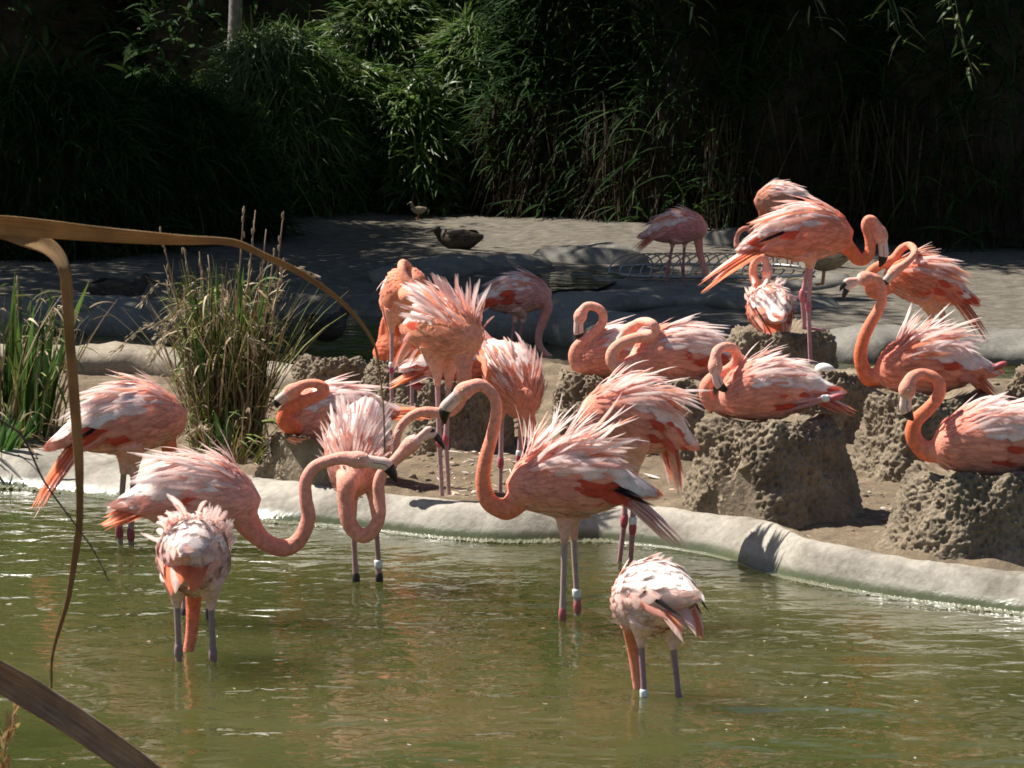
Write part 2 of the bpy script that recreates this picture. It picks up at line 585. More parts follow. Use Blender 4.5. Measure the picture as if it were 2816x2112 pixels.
M_TAN = concrete('earthy_kerb', (.26, .21, .15), (.15, .12, .085), False)
sweep('island_kerb', [gp(x, y, .13) for x, y in [(-500, 1000), (60, 1003), (300, 1003), (480, 1011), (700, 1043), (900, 1066), (1040, 1080)]], .16, .10, M_TAN, n=110)

# far bank beyond the stream
FB = [(-1500, 915), (-200, 915), (250, 915), (430, 905), (600, 880), (900, 872), (1150, 885), (1300, 905), (1550, 920), (1700, 950), (2000, 985), (2300, 990), (2816, 1000), (4000, 1000)]
fx, fy = line_xy(FB, 0.0)
fb_y = lambda x: sm(x, fx, fy, .2)
def far_z(x, y, v):
    t = min((y - fb_y(x)) / .5, 1)
    z = -.2 + (.30 + .04 * fbm((x, y, 9), .7)) * math.sin(max(t, 0) * math.pi / 2)
    return z + .014 * fbm((x, y, 4), 3.2) * t + .004 * fbm((x, y, 7), 14) + max(0, y - 24) * .008
grid_obj('far_bank', (-12, 12), lambda x, v: fb_y(x) + (38 - fb_y(x)) * v ** 1.5, far_z, 260, 150, M_FARSAND)
def lip(name, pts, z, w, h, m=M_SLAB, n=70, rough=.035):
    return sweep(name, [gp(x, y, z) for x, y in pts], w, h, m, n=n, rough=rough)
lip('stream_kerb', [(2230, 968), (2330, 960), (2500, 955), (2700, 958), (2900, 965), (3200, 970)], .05, .40, .11)
lip('stream_kerb', [(1180, 893), (1300, 903), (1450, 905), (1580, 908), (1700, 928), (1790, 958)], .05, .32, .13)
lip('stream_kerb', [(-300, 900), (40, 885), (180, 878), (330, 884), (470, 890)], .05, .4, .13)
lip('stream_kerb', [(1500, 850), (1640, 836), (1800, 822), (2000, 826), (2200, 850), (2350, 860)], .10, .34, .07)
lip('stream_kerb', [(1080, 778), (1195, 750), (1300, 735), (1390, 732), (1450, 745)], .10, .30, .09, n=50)
lip('stream_kerb', [(1540, 720), (1600, 706), (1660, 708), (1690, 722)], .12, .28, .10, n=40)
lip('stream_kerb', [(1960, 668), (2020, 660), (2080, 662)], .12, .22, .09, n=30)
# small basin of green water on the far bank
bp = [gp(x, y, .128) for x, y in [(1440, 762), (1560, 742), (1690, 742), (1720, 765), (1640, 795), (1500, 800)]]
bc = np.mean(bp, 0)
BV = [bc] + bp
bme = bpy.data.meshes.new('basin_water')
bme.from_pydata([tuple(v) for v in BV], [], [(0, 1 + i, 1 + (i + 1) % 6) for i in range(6)])
obj('basin_water', bme, M_WATER, kind='structure')

# ------------------------------------------------------------------ nest mounds
def mound(label, px, pytop, Y, wtop, wbase, seed, zbase=.03, egg=False, rough=1.0):
    s = F_PX / Y
    top = at(px, pytop, Y)
    zt = top[2]
    rt, rb = wtop / 2 / s * .95, wbase / 2 / s * 1.19
    cx, cy = top[0], Y
    H = zt - zbase
    nth, nh = 270, 104
    V = []
    for i in range(nh + 14):
        for j in range(nth):
            a = 2 * math.pi * j / nth
            if i <= nh:
                t = i / nh
                r = rb + (rt - rb) * (t ** .66)
                r += .09 * rb * max(0, 1 - t * 4.5) ** 2
                z = zbase + H * t
                if t > .8:
                    r -= ((t - .8) / .2) ** 2 * .034
                rr = 1.0
            else:
                t = 1
                q = (i - nh) / 14
                r = (rt - .034) * (1 - q)
                z = zt - .035 * math.sin(min(1, q * 2) * math.pi / 2)
                rr = .4 * (1 - q)
            lob = .09 * noise.noise(Vector((math.cos(a) * 1.3 + seed, math.sin(a) * 1.3, z * 2.0)))
            r2 = r * (1 + lob)
            p = Vector((cx + math.cos(a) * r2, cy + math.sin(a) * r2, z))
            q3 = Vector((p.x * 1.0, p.y * 1.0, p.z * .55)) + Vector((seed * 3.3, 0, 0))
            n1, n2 = noise.noise(q3 * 40), noise.noise(q3 * 74)
            d = .020 * noise.noise(q3 * 14) + .018 * (.32 - abs(n1)) + .012 * (.3 - abs(n2)) + .007 * noise.noise(q3 * 120) + .038 * noise.noise(q3 * 5)
            d *= rr * rough * (1 if t < .5 or i > nh else 1 + .5 * (t - .5))
            fy_ = p.y + math.sin(a) * d * 1.2
            if z < .3:
                lim = curb_t(p.x) + .015
                fy_ = max(fy_, lim + d * .4) if fy_ < lim else fy_
            V.append((p.x + math.cos(a) * d * 1.2, fy_, p.z + d * ((.35 + .5 * max(0, t - .8) / .2) if i <= nh else 1.3)))
    n = nh + 14
    idx = np.arange(n * nth).reshape(n, nth)
    nx = np.roll(idx, -1, axis=1)
    Q = np.stack([idx[:-1], nx[:-1], nx[1:], idx[1:]], -1).reshape(-1, 4)
    V = np.array(V) - np.array((cx, cy, zbase))
    o = obj('nest_mound', mesh_np('nest_mound', V, Q), M_MUD)
    o.location = (cx, cy, zbase)
    tag(o, label, 'nest mound', 'mud nest mounds on the island')
    return (cx, cy, zt)
G = {}
G['m1'] = mound('large mud nest mound in the foreground with bird curling its head, shadowed right side', 2125, 1139, 11.62, 372, 480, 1)
G['m2'] = mound('biggest mud nest mound at the right edge above the pale kerb', 2700, 1279, 10.8, 420, 520, 2)
G['m3'] = mound('mud nest mound under the sitting bird with the upright red neck', 2560, 1080, 12.5, 350, 440, 3)
G['m4'] = mound('mud nest mound under the sitting bird with black bill tip, left of its twin', 1660, 1024, 13.4, 250, 300, 4)
G['m4b'] = mound('mud nest mound behind the tall ruffled bird, bird sleeping on top', 1850, 1040, 12.9, 330, 400, 5)
G['m5'] = mound('mud nest mound carrying the white egg and a standing bird', 2270, 1016, 13.7, 300, 360, 6)
G['m6'] = mound('farthest dark mud nest mound with a preening bird seen from behind', 2140, 908, 15.2, 295, 340, 7, zbase=.02)
G['m7'] = mound('mud nest mound beside the pale kerb with a red-necked bird resting on it', 880, 1198, 12.3, 250, 340, 8)
G['m8'] = mound('mud nest mound behind the two thin pink legs, red bird on top', 1115, 990, 14.9, 200, 270, 9)
G['m9'] = mound('tan mud nest mound behind the long-necked bird\'s black bill', 1262, 1040, 13.1, 235, 320, 10)
G['m10'] = mound('low broken mud nest mound with no bird, beside the dry grass clump', 905, 985, 15.4, 180, 215, 11)
G['m11'] = mound('mud nest mound cut by the right edge of the picture', 2862, 1028, 12.6, 170, 220, 12)

# ------------------------------------------------------------------ plants
def blades_mesh(name, root, d, L, W, bend, cols, prof=PROF_B, three=False, grav=.6, org=(0, 0, 0)):
    N = len(root)
    nrml = nrm(np.cross(d, rng.normal(size=(N, 3))))
    up = np.array((0, 0, 1.))
    nrml = nrm(nrml * .6 + up)
    V, Q = strips(root, d, nrml, L, W, bend, prof=prof, three=three, grav=grav, cup=.2)
    C = np.repeat(cols[:, None, :], V.shape[1], 1)
    return mesh_np(name, V.reshape(-1, 3) - np.asarray(org), Q, C.reshape(-1, 3), smooth=True)
def pick(cols, N, var=.25):
    c = np.array(cols)[rng.integers(0, len(cols), N)]
    return np.clip(c * (1 + var * rng.normal(size=(N, 1))), .004, 1)
SHADE_GREENS = [(.016, .040, .010), (.024, .055, .013), (.012, .030, .010), (.036, .062, .016)]  # greens darkened to stand in for deep shade
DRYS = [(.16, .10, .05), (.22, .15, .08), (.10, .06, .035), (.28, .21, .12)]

SUNLIT_GREENS = [(.065, .13, .022), (.10, .17, .03), (.045, .09, .018), (.14, .18, .055)]  # lighter greens, sunlight put into the colour of the lit thickets
def thicket(label, X, Y, rx, ry, h, n, Lr=(.35, .75), W=.022, thatch=0, z0=.1, green=SHADE_GREENS, seed=0, hang=.75, top_only=False):
    """bank of reed-like foliage: an uneven dome of blades around an added dark core"""
    g = empty('reed_thicket', (X, Y, z0), label, 'reeds', 'reed and bamboo thickets behind the bank')
    # leaf blades near the shell
    th = rng.uniform(0, 2 * math.pi, n)
    u = rng.uniform(0.0, 1, n) ** .8
    zz = u * h
    sh = np.sqrt(np.maximum(1 - (u * .96) ** 2.2, .02))
    lump = np.array([1 + .28 * noise.noise(Vector((math.cos(t) * 1.6 + seed, math.sin(t) * 1.6, z * 1.1 + seed))) for t, z in zip(th, zz)])
    rr = sh * lump * rng.uniform(.72, 1.05, n)
    P = np.stack([np.cos(th) * rx * rr, np.sin(th) * ry * rr, zz], 1)
    keep = P[:, 1] < ry * .55
    P, th, u = P[keep], th[keep], u[keep]
    n = len(P)
    out = np.stack([np.cos(th), np.sin(th), np.zeros(n)], 1)
    d = nrm(out * rng.uniform(.5, 1.3, (n, 1)) + np.array((0, 0, 1)) * (rng.uniform(.1, 1.4, (n, 1))) + rng.normal(size=(n, 3)) * .45)
    L = rng.uniform(*Lr, n)
    P -= d * L[:, None] * .45
    P[:, 2] = np.maximum(P[:, 2], .02)
    cl = pick(green, n)
    obj('foliage', blades_mesh('foliage', P, d, L, W * rng.uniform(.6, 1.3, n), rng.uniform(.2, 1.1, n), cl, grav=hang), M_LEAF if green is SUNLIT_GREENS else M_LEAF_SHADED, g, 'stuff')
    if thatch:
        m = thatch
        a = rng.uniform(math.pi * 1.0, math.pi * 2.0, m)
        rr = rng.uniform(.82, 1.0, m)
        Q = np.stack([np.cos(a) * rx * rr, np.sin(a) * ry * rr * .96, rng.uniform(.10, .40, m) * h], 1)
        d2 = nrm(np.stack([rng.normal(size=m) * .22, -np.abs(rng.normal(size=m)) * .25, -np.ones(m)], 1))
        obj('dry_thatch', blades_mesh('dry_thatch', Q, d2, rng.uniform(.35, .9, m), .010 * rng.uniform(.6, 1.6, m), rng.uniform(-.4, .4, m), pick(DRYS, m) * .24, grav=.3), M_DRY, g, 'stuff')  # thatch dimmed in its colour to stand in for shade
    # dark solid core for the inner stems, added to block the sky behind
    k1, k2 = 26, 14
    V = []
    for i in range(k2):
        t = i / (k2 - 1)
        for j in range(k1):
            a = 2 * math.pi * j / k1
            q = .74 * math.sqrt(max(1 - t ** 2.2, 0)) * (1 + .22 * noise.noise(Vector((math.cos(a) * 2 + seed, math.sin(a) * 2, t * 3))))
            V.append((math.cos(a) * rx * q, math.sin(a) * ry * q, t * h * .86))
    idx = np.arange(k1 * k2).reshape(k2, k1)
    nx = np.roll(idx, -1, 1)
    obj('dark_stem_core', mesh_np('dark_stem_core', V, np.stack([idx[:-1], nx[:-1], nx[1:], idx[1:]], -1).reshape(-1, 4)), M_CORE, g, 'stuff')
    return g
def X_at(px, Y):
    return (px - CX) / F_PX * Y
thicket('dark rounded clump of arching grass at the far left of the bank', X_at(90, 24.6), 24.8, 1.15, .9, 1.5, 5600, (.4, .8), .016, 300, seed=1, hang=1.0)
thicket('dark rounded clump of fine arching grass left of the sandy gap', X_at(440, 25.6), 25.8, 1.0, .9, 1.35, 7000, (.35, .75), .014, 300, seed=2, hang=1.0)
thicket('clump of fine grass with sunlit crown beside the gap in the bank', X_at(740, 28), 29.0, .85, .9, 1.8, 5200, (.35, .7), .015, 200, seed=3, hang=1.0, green=SUNLIT_GREENS)
thicket('low sunlit reed clump nearest the sandy gap', X_at(985, 29.2), 29.3, .55, .55, 1.45, 2600, (.25, .5), .03, 120, seed=41, green=SUNLIT_GREENS)
thicket('leafy reed clump with drooping sunlit blades right of the gap', X_at(1150, 29.0), 29.1, .6, .55, 1.25, 2600, (.3, .6), .032, 200, seed=42, green=SUNLIT_GREENS)
thicket('reed thicket with broad sunlit leaves behind the leafy clumps', X_at(1080, 30.2), 30.4, .85, .8, 2.1, 6000, (.3, .62), .032, 0, seed=4, green=SUNLIT_GREENS)
thicket('arching sunlit reed thicket at the top middle', X_at(1330, 29.4), 29.7, .85, .7, 1.85, 6500, (.3, .65), .032, 700, seed=5, green=SUNLIT_GREENS)
thicket('tall reed thicket behind the arching one', X_at(1280, 31.2), 31.2, 1.2, .9, 2.7, 6000, (.3, .65), .03, 0, seed=43, green=SUNLIT_GREENS)
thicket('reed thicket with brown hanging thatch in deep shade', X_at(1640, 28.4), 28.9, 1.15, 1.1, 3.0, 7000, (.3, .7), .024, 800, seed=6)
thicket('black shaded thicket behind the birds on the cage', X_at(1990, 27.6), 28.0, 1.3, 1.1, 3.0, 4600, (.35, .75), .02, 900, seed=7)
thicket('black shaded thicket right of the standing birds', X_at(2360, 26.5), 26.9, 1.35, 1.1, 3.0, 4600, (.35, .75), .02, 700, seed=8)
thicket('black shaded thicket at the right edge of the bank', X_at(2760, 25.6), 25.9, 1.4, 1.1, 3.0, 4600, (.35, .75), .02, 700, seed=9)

# far hedge that closes the view
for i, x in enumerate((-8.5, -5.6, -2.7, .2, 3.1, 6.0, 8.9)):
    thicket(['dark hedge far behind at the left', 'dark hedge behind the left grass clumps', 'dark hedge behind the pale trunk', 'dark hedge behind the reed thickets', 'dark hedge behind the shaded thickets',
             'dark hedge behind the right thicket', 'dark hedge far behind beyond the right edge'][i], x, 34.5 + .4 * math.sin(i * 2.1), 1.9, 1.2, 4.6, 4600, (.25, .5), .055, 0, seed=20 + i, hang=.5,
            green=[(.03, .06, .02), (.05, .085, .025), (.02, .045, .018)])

def tree(label, X, Y, h, r, crown_z, crown_r, nleaf, lean=(0, 0), leaf=(.10, .2), W=.05, green=SHADE_GREENS, sq=.7, seed=0):
    g = empty('tree', (X, Y, .05), label, 'tree', 'trees behind the bank')
    mb = MB()
    base = np.array((0, 0, 0.))
    topp = np.array((lean[0], lean[1], crown_z))
    C = catmull([base, base * .5 + topp * .5 + np.array((.12, .05, 0)), topp, topp + np.array((0, 0, crown_r * sq * .6))], 26)
    mb.tube(C, np.linspace(r, r * .35, 26), 14)
    r_ = np.random.default_rng(seed)
    for k in range(9):
        a = k * 2.4
        e = topp + np.array((math.cos(a) * crown_r * .75, math.sin(a) * crown_r * .75, crown_r * sq * r_.uniform(-.3, .6)))
        b0 = C[int(14 + k)]
        Cb = catmull([b0, b0 * .5 + e * .5 + np.array((0, 0, .25)), e], 12)
        mb.tube(Cb, np.linspace(r * .38, r * .08, 12), 8)
    obj('trunk', mb.mesh('trunk'), M_BARK, g)
    ncl = max(10, nleaf // 90)
    cc = nrm(r_.normal(size=(ncl, 3))) * (r_.uniform(.25, 1, (ncl, 1)) ** .5) * np.array((crown_r, crown_r, crown_r * sq)) + topp
    P = cc[r_.integers(0, ncl, nleaf)] + r_.normal(size=(nleaf, 3)) * crown_r * .13
    d = nrm(r_.normal(size=(nleaf, 3)) + np.array((0, 0, -.5)))
    obj('crown', blades_mesh('crown', P, d, r_.uniform(*leaf, nleaf), W * r_.uniform(.7, 1.3, nleaf), r_.uniform(0, .8, nleaf), pick(green, nleaf), grav=.4, prof=np.array((.4, 1, .85, .05))), M_LEAF, g, 'stuff')
    return g
TREEG = [(.04, .085, .025), (.055, .11, .03), (.03, .065, .02)]
tree('tree with pale grey trunk standing behind the left grass clump', X_at(622, 31), 31.0, 7, 0.09, 4.9, 1.1, 700, seed=1, green=TREEG)
tree('shade tree overhanging the stream from the left', -5.9, 22.5, 7, .18, 5.6, 2.7, 17000, lean=(.6, -.3), seed=2, green=TREEG)  # this and the shade trees below: crowns out of view, placed to cast shade
tree('smaller shade tree left of the stream', -4.8, 19.8, 6, .12, 5.3, 1.8, 10000, lean=(.95, .1), seed=3, green=TREEG)
tree('leaning shade tree beyond the stream', -4.7, 22.8, 6, .12, 5.8, 1.7, 9000, lean=(1.7, -1.0), seed=8, green=TREEG)
tree('slender shade tree left of the far sand', -5.4, 24.6, 6, .12, 6.0, 1.9, 10000, lean=(1.3, -.4), seed=10, green=TREEG)
tree('shade tree at the left end of the bank', -7.0, 26.2, 7, .2, 4.6, 2.7, 15000, seed=4, green=TREEG)
tree('dense shade tree left of the arching grass', -5.7, 26.9, 7, .15, 4.6, 1.9, 13000, lean=(.2, 0), seed=12, green=TREEG)
tree('shade tree over the left grass clumps', -5.2, 28.5, 7, .15, 4.4, 1.7, 9000, seed=11, green=TREEG)
for i, (x, y) in enumerate(((0.9, 30.6), (-.3, 31.4), (0.3, 29.7), (1.0, 28.5), (2.2, 27.4), (3.6, 26.8))):
    tree(('shade tree behind the thatched reeds', 'thin shade tree behind the sunlit reeds', 'shade tree above the black thicket by the cage', 'shade tree above the middle black thicket', 'shade tree above the right black thicket',
          'shade tree above the far right thicket')[i], x + .2, y - .45, 7, .13, 4.5, 1.65, (9000, 2500, 10000, 12000, 12000, 12000)[i], seed=30 + i, green=TREEG)
for i, x in enumerate((-19, -11, -4, 3, 10, 18)):
    tree(('tall tree far behind beyond the left edge', 'tall tree far behind on the left', 'tall tree far behind the pale trunk', 'tall tree far behind the reed thickets', 'tall tree far behind on the right', 'tall tree far behind beyond the right edge')[i],
         x, 43 + 1.5 * math.sin(i * 2.3), 14, .35, 7.5, 5.4, 9000, seed=50 + i, green=TREEG, leaf=(.35, .6), W=.24, sq=1.15)

tree('leaning shade tree rooted in the black thickets', 1.3, 28.9, 7, .13, 4.6, 1.6, 11000, lean=(-.6, -2.2), seed=41, green=TREEG)  # added with the next one, leaned forward out of view to shade the thickets
tree('leaning shade tree rooted in the right thicket', 2.9, 27.6, 7, .13, 4.6, 1.6, 11000, lean=(-1.0, -2.0), seed=42, green=TREEG)
# hanging bamboo sprays that catch the sun in front of the shade
def spray(label, px, py, Y, n=46, L=.16, drop=.45):
    p = at(px, py, Y)
    g = empty('bamboo_spray', tuple(p), label, 'bamboo')
    top = np.array((-.35, .8, 2.6))
    C = catmull([top, np.array((-.2, .35, 1.2)), np.array((-.05, .05, .25)), np.array((0.05, -.05, -.12))], 30)
    obj('stem', MB().tube(C, np.linspace(.009, .002, 30), 7, col=(.10, .12, .03)).mesh('stem', col=True), M_LEAF, g)
    ii = rng.integers(18, 30, n)
    P = C[ii] + rng.normal(size=(n, 3)) * .05
    d = nrm(rng.normal(size=(n, 3)) * np.array((1, .8, .5)) + np.array((0, 0, -.5)))
    obj('foliage', blades_mesh('foliage', P, d, L * rng.uniform(.6, 1.3, n), .018 * rng.uniform(.7, 1.3, n), rng.uniform(0, .6, n), pick([(.09, .15, .03), (.06, .12, .025), (.16, .17, .07)], n), grav=.3), M_LEAF, g, 'stuff')
spray('sunlit green bamboo spray hanging at the top right', 2240, 15, 24.2)
spray('pale drooping bamboo spray hanging right of the green one', 2455, 60, 23.6, 34, .2)
spray('small sunlit bamboo spray near the top right corner', 2640, 120, 23.2, 30)
spray('yellowish bamboo spray lowest at the top right', 2665, 185, 23.0, 18, .12)
spray('faint bamboo spray at the top middle', 1900, 40, 25.4, 30)

# clump of iris blades and dry grass on the island
def marsh_plant(label, px, py, Y, spread, h, n_green, n_dry, n_stalk, n_plume, rad=.16, lean=0):
    b = at(px, py, Y)
    b[2] = max(island_height(b[0], b[1]) - .02, .02)
    g = empty('marsh_plant', tuple(b), label, 'marsh plant')
    def roots(n, r):
        a = rng.uniform(0, 2 * math.pi, n); q = r * np.sqrt(rng.uniform(0, 1, n))
        return np.stack([np.cos(a) * q, np.sin(a) * q * .8, np.zeros(n)], 1), a
    for k in range(n_green):
        rt, a = roots(1, rad)
        d = nrm(np.array([[math.cos(a[0]) * spread * .8 * rng.uniform(.1, 1) + lean, math.sin(a[0]) * spread * .6, 1.0]]))
        me = blades_mesh('blade', rt, d, h * rng.uniform(.5, .92, 1), rng.uniform(.022, .05, 1), rng.uniform(.0, .35, 1), pick([(.05, .12, .02), (.035, .09, .02), (.09, .15, .03)], 1), three=True, grav=.15,
                         prof=np.array((.5, .8, 1, 1, .9, .6, .04)))
        obj('blade', me, M_LEAF, g)
    rt, a = roots(n_dry, rad * 1.3)
    d = nrm(np.stack([np.cos(a) * spread * rng.uniform(.1, 1.2, n_dry) + lean, np.sin(a) * spread * .7, np.ones(n_dry)], 1) + rng.normal(size=(n_dry, 3)) * .13)
    cl = pick([(.30, .21, .12), (.22, .14, .075), (.40, .31, .19), (.16, .17, .04), (.22, .24, .06)], n_dry)
    obj('dry_grass', blades_mesh('dry_grass', rt, d, h * rng.uniform(.35, .95, n_dry), rng.uniform(.004, .010, n_dry), rng.uniform(.0, .6, n_dry), cl, grav=.3, prof=np.array((.7, 1, 1, .9, .7, .5, .2))), M_DRY, g, 'stuff')
    ns = n_dry
    rt, a = roots(ns, rad * 1.5)
    hz = rng.uniform(.12, .82, ns) * h
    rt = rt * (1 + hz[:, None] / h * spread * 2.2) + np.stack([lean * hz, 0 * hz, hz], 1)
    d = nrm(np.stack([np.cos(a), np.sin(a), rng.uniform(-.3, 1.2, ns)], 1) + rng.normal(size=(ns, 3)) * .5)
    cl = pick([(.34, .25, .14), (.26, .17, .09), (.46, .37, .24), (.14, .17, .04), (.20, .24, .06), (.10, .14, .03)], ns)
    obj('shaggy_leaves', blades_mesh('shaggy_leaves', rt, d, rng.uniform(.07, .19, ns), rng.uniform(.005, .014, ns), rng.uniform(.1, 1.3, ns), cl, grav=.8, prof=np.array((.6, 1, .9, .6, .1))), M_DRY, g, 'stuff')
    for k in range(n_stalk):
        rt, a = roots(1, rad)
        L = h * rng.uniform(.85, 1.22)
        e = rt[0] + np.array((math.cos(a[0]) * .16 * L + rng.normal() * .03, math.sin(a[0]) * .1 * L, L))
        mb = MB().tube(catmull([rt[0], rt[0] * .5 + e * .5 + rng.normal(size=3) * .01, e], 10), np.linspace(.004, .0028, 10), 6, col=(.27, .19, .13))
        for j in range(6):
            t = rng.uniform(.78, 1)
            V, Fc = ellipsoid(rt[0] * (1 - t) + e * t + rng.normal(size=3) * .003, (.004, .004, .016), 6, 4)
            mb.add(V, Fc, (.36, .27, .17))
        obj('stalk', mb.mesh('stalk', col=True), M_DRY, g)
    for k in range(n_plume):
        rt, a = roots(1, rad)
        sx = math.cos(a[0]) * rng.uniform(.5, 1)
        if k < 3: sx = -abs(sx) - .25
        L = h * rng.uniform(.55, .85)
        p1 = rt[0] + np.array((sx * .18, 0, L * .75)); p2 = rt[0] + np.array((sx * .27, math.sin(a[0]) * .12, L)); p3 = p2 + np.array((sx * .18, 0, -.10 * rng.uniform(.2, 1.4)))
        C = catmull([rt[0], p1, p2, p3], 24)
        mb = MB().tube(C, np.linspace(.0028, .0015, 24), 5, col=(.35, .27, .17))
        m = 70
        ii = rng.integers(14, 24, m)
        rr = C[ii] + rng.normal(size=(m, 3)) * .006
        dd = nrm(nrm(C[ii] - C[ii - 1]) + rng.normal(size=(m, 3)) * .3 + np.array((0, 0, -.3)))
        V, Qs = strips(rr, dd, rng.normal(size=(m, 3)), rng.uniform(.015, .035, m), .006, .3, prof=np.array((.4, 1, .1)), three=False)
        mb.add(V.reshape(-1, 3), [tuple(q) for q in Qs], (.46, .37, .25))
        obj('seed_head', mb.mesh('seed_head', col=True), M_DRY, g)
    return g
marsh_plant('clump of green blades and dry seed grass growing on the island', 625, 1235, 13.3, .08, .92, 48, 420, 13, 18, rad=.125)
marsh_plant('green sedge plant cut by the left edge of the picture', 15, 1170, 13.7, .26, .80, 44, 150, 2, 6, rad=.2)
marsh_plant('low dark spiky plant at the left edge by the kerb', -30, 1260, 13.2, .9, .32, 16, 40, 0, 0, rad=.1)
marsh_plant('small dry grass tuft at the foot of the blade clump', 640, 1270, 12.95, .7, .34, 4, 70, 0, 2, rad=.08)

# ================================================================== flamingos
ST = np.array([(.190, -.035, .012, .012), (.178, -.033, .046, .040), (.148, -.025, .077, .067), (.10, -.008, .102, .092), (.03, .0, .116, .106), (-.04, .002, .111, .102),
               (-.11, .004, .086, .082), (-.17, .004, .055, .056), (-.22, .002, .030, .034), (-.25, -.002, .012, .018)])
def body_surf(u, th, k=1.0):
    """point on the body: u 0 (chest) .. 1 (rump), th 0 = back, pi = belly"""
    x = .190 - u * .440
    xs = ST[::-1, 0]
    zc = np.interp(x, xs, ST[::-1, 1]); hz = np.interp(x, xs, ST[::-1, 2]); hy = np.interp(x, xs, ST[::-1, 3])
    return np.stack([x + 0 * th, k * hy * np.sin(th), zc + k * hz * np.cos(th)], -1)
def surf_frame(u, th):
    p = body_surf(u, th)
    t = nrm(body_surf(np.minimum(u + .03, 1), th) - body_surf(np.maximum(u - .03, 0), th))
    b = nrm(body_surf(u, th + .05) - body_surf(u, th - .05))
    n = np.cross(t, b)
    c = p - np.stack([p[..., 0], 0 * p[..., 0], 0 * p[..., 0]], -1)
    n = np.where(np.sum(n * c, -1, keepdims=True) < 0, -n, n)
    return p, t, nrm(n)

SALMON, ORANGE, RED, PALE, PINK, TAILC = (np.array(c) for c in ((.84, .36, .26), (.78, .20, .10), (.66, .10, .055), (.95, .80, .75), (.90, .58, .50), (.82, .28, .14)))

# shared plume meshes: unit length along +X, normal +Z, several curls
PLUMES = {}
def plume_mesh(curl, tint):
    key = (curl, tint)
    if key not in PLUMES:
        c = {0: PALE, 1: PINK, 2: np.array((.86, .40, .24)), 3: RED}[tint]
        b = {0: PINK, 1: np.array((.82, .33, .22)), 2: ORANGE, 3: RED * .9}[tint]
        pr = np.array((.22, .62, .88, 1.0, .98, .80, .22))
        V, Q = strips(np.zeros((1, 3)), np.array([[1., 0, 0]]), np.array([[0, 0, 1.]]), 1.0, .125, (.2, .55, .95, -.3)[curl], prof=pr, cup=.14)
        t = np.repeat(np.linspace(0, 1, 7), 3)[:, None]
        C = b * (1 - t) ** 1.5 + c * (1 - (1 - t) ** 1.5)
        me = mesh_np('plume', V.reshape(-1, 3), Q, C)
        set_vane(me, 1, 7)
        me.materials.append(M_FEA)
        PLUMES[key] = me
    return PLUMES[key]

def remesh(V, F, vox=.0062):
    me = bpy.data.meshes.new('tmp')
    me.from_pydata(np.asarray(V).tolist(), [], F)
    o = bpy.data.objects.new('tmp', me)
    COL.objects.link(o)
    m = o.modifiers.new('r', 'REMESH'); m.mode = 'VOXEL'; m.voxel_size = vox; m.use_smooth_shade = True
    s = o.modifiers.new('s', 'SMOOTH'); s.factor = .5; s.iterations = 5
    dg = bpy.context.evaluated_depsgraph_get()
    out = bpy.data.meshes.new_from_object(o.evaluated_get(dg))
    bpy.data.objects.remove(o, do_unlink=True)
    bpy.data.meshes.remove(me)
    return out

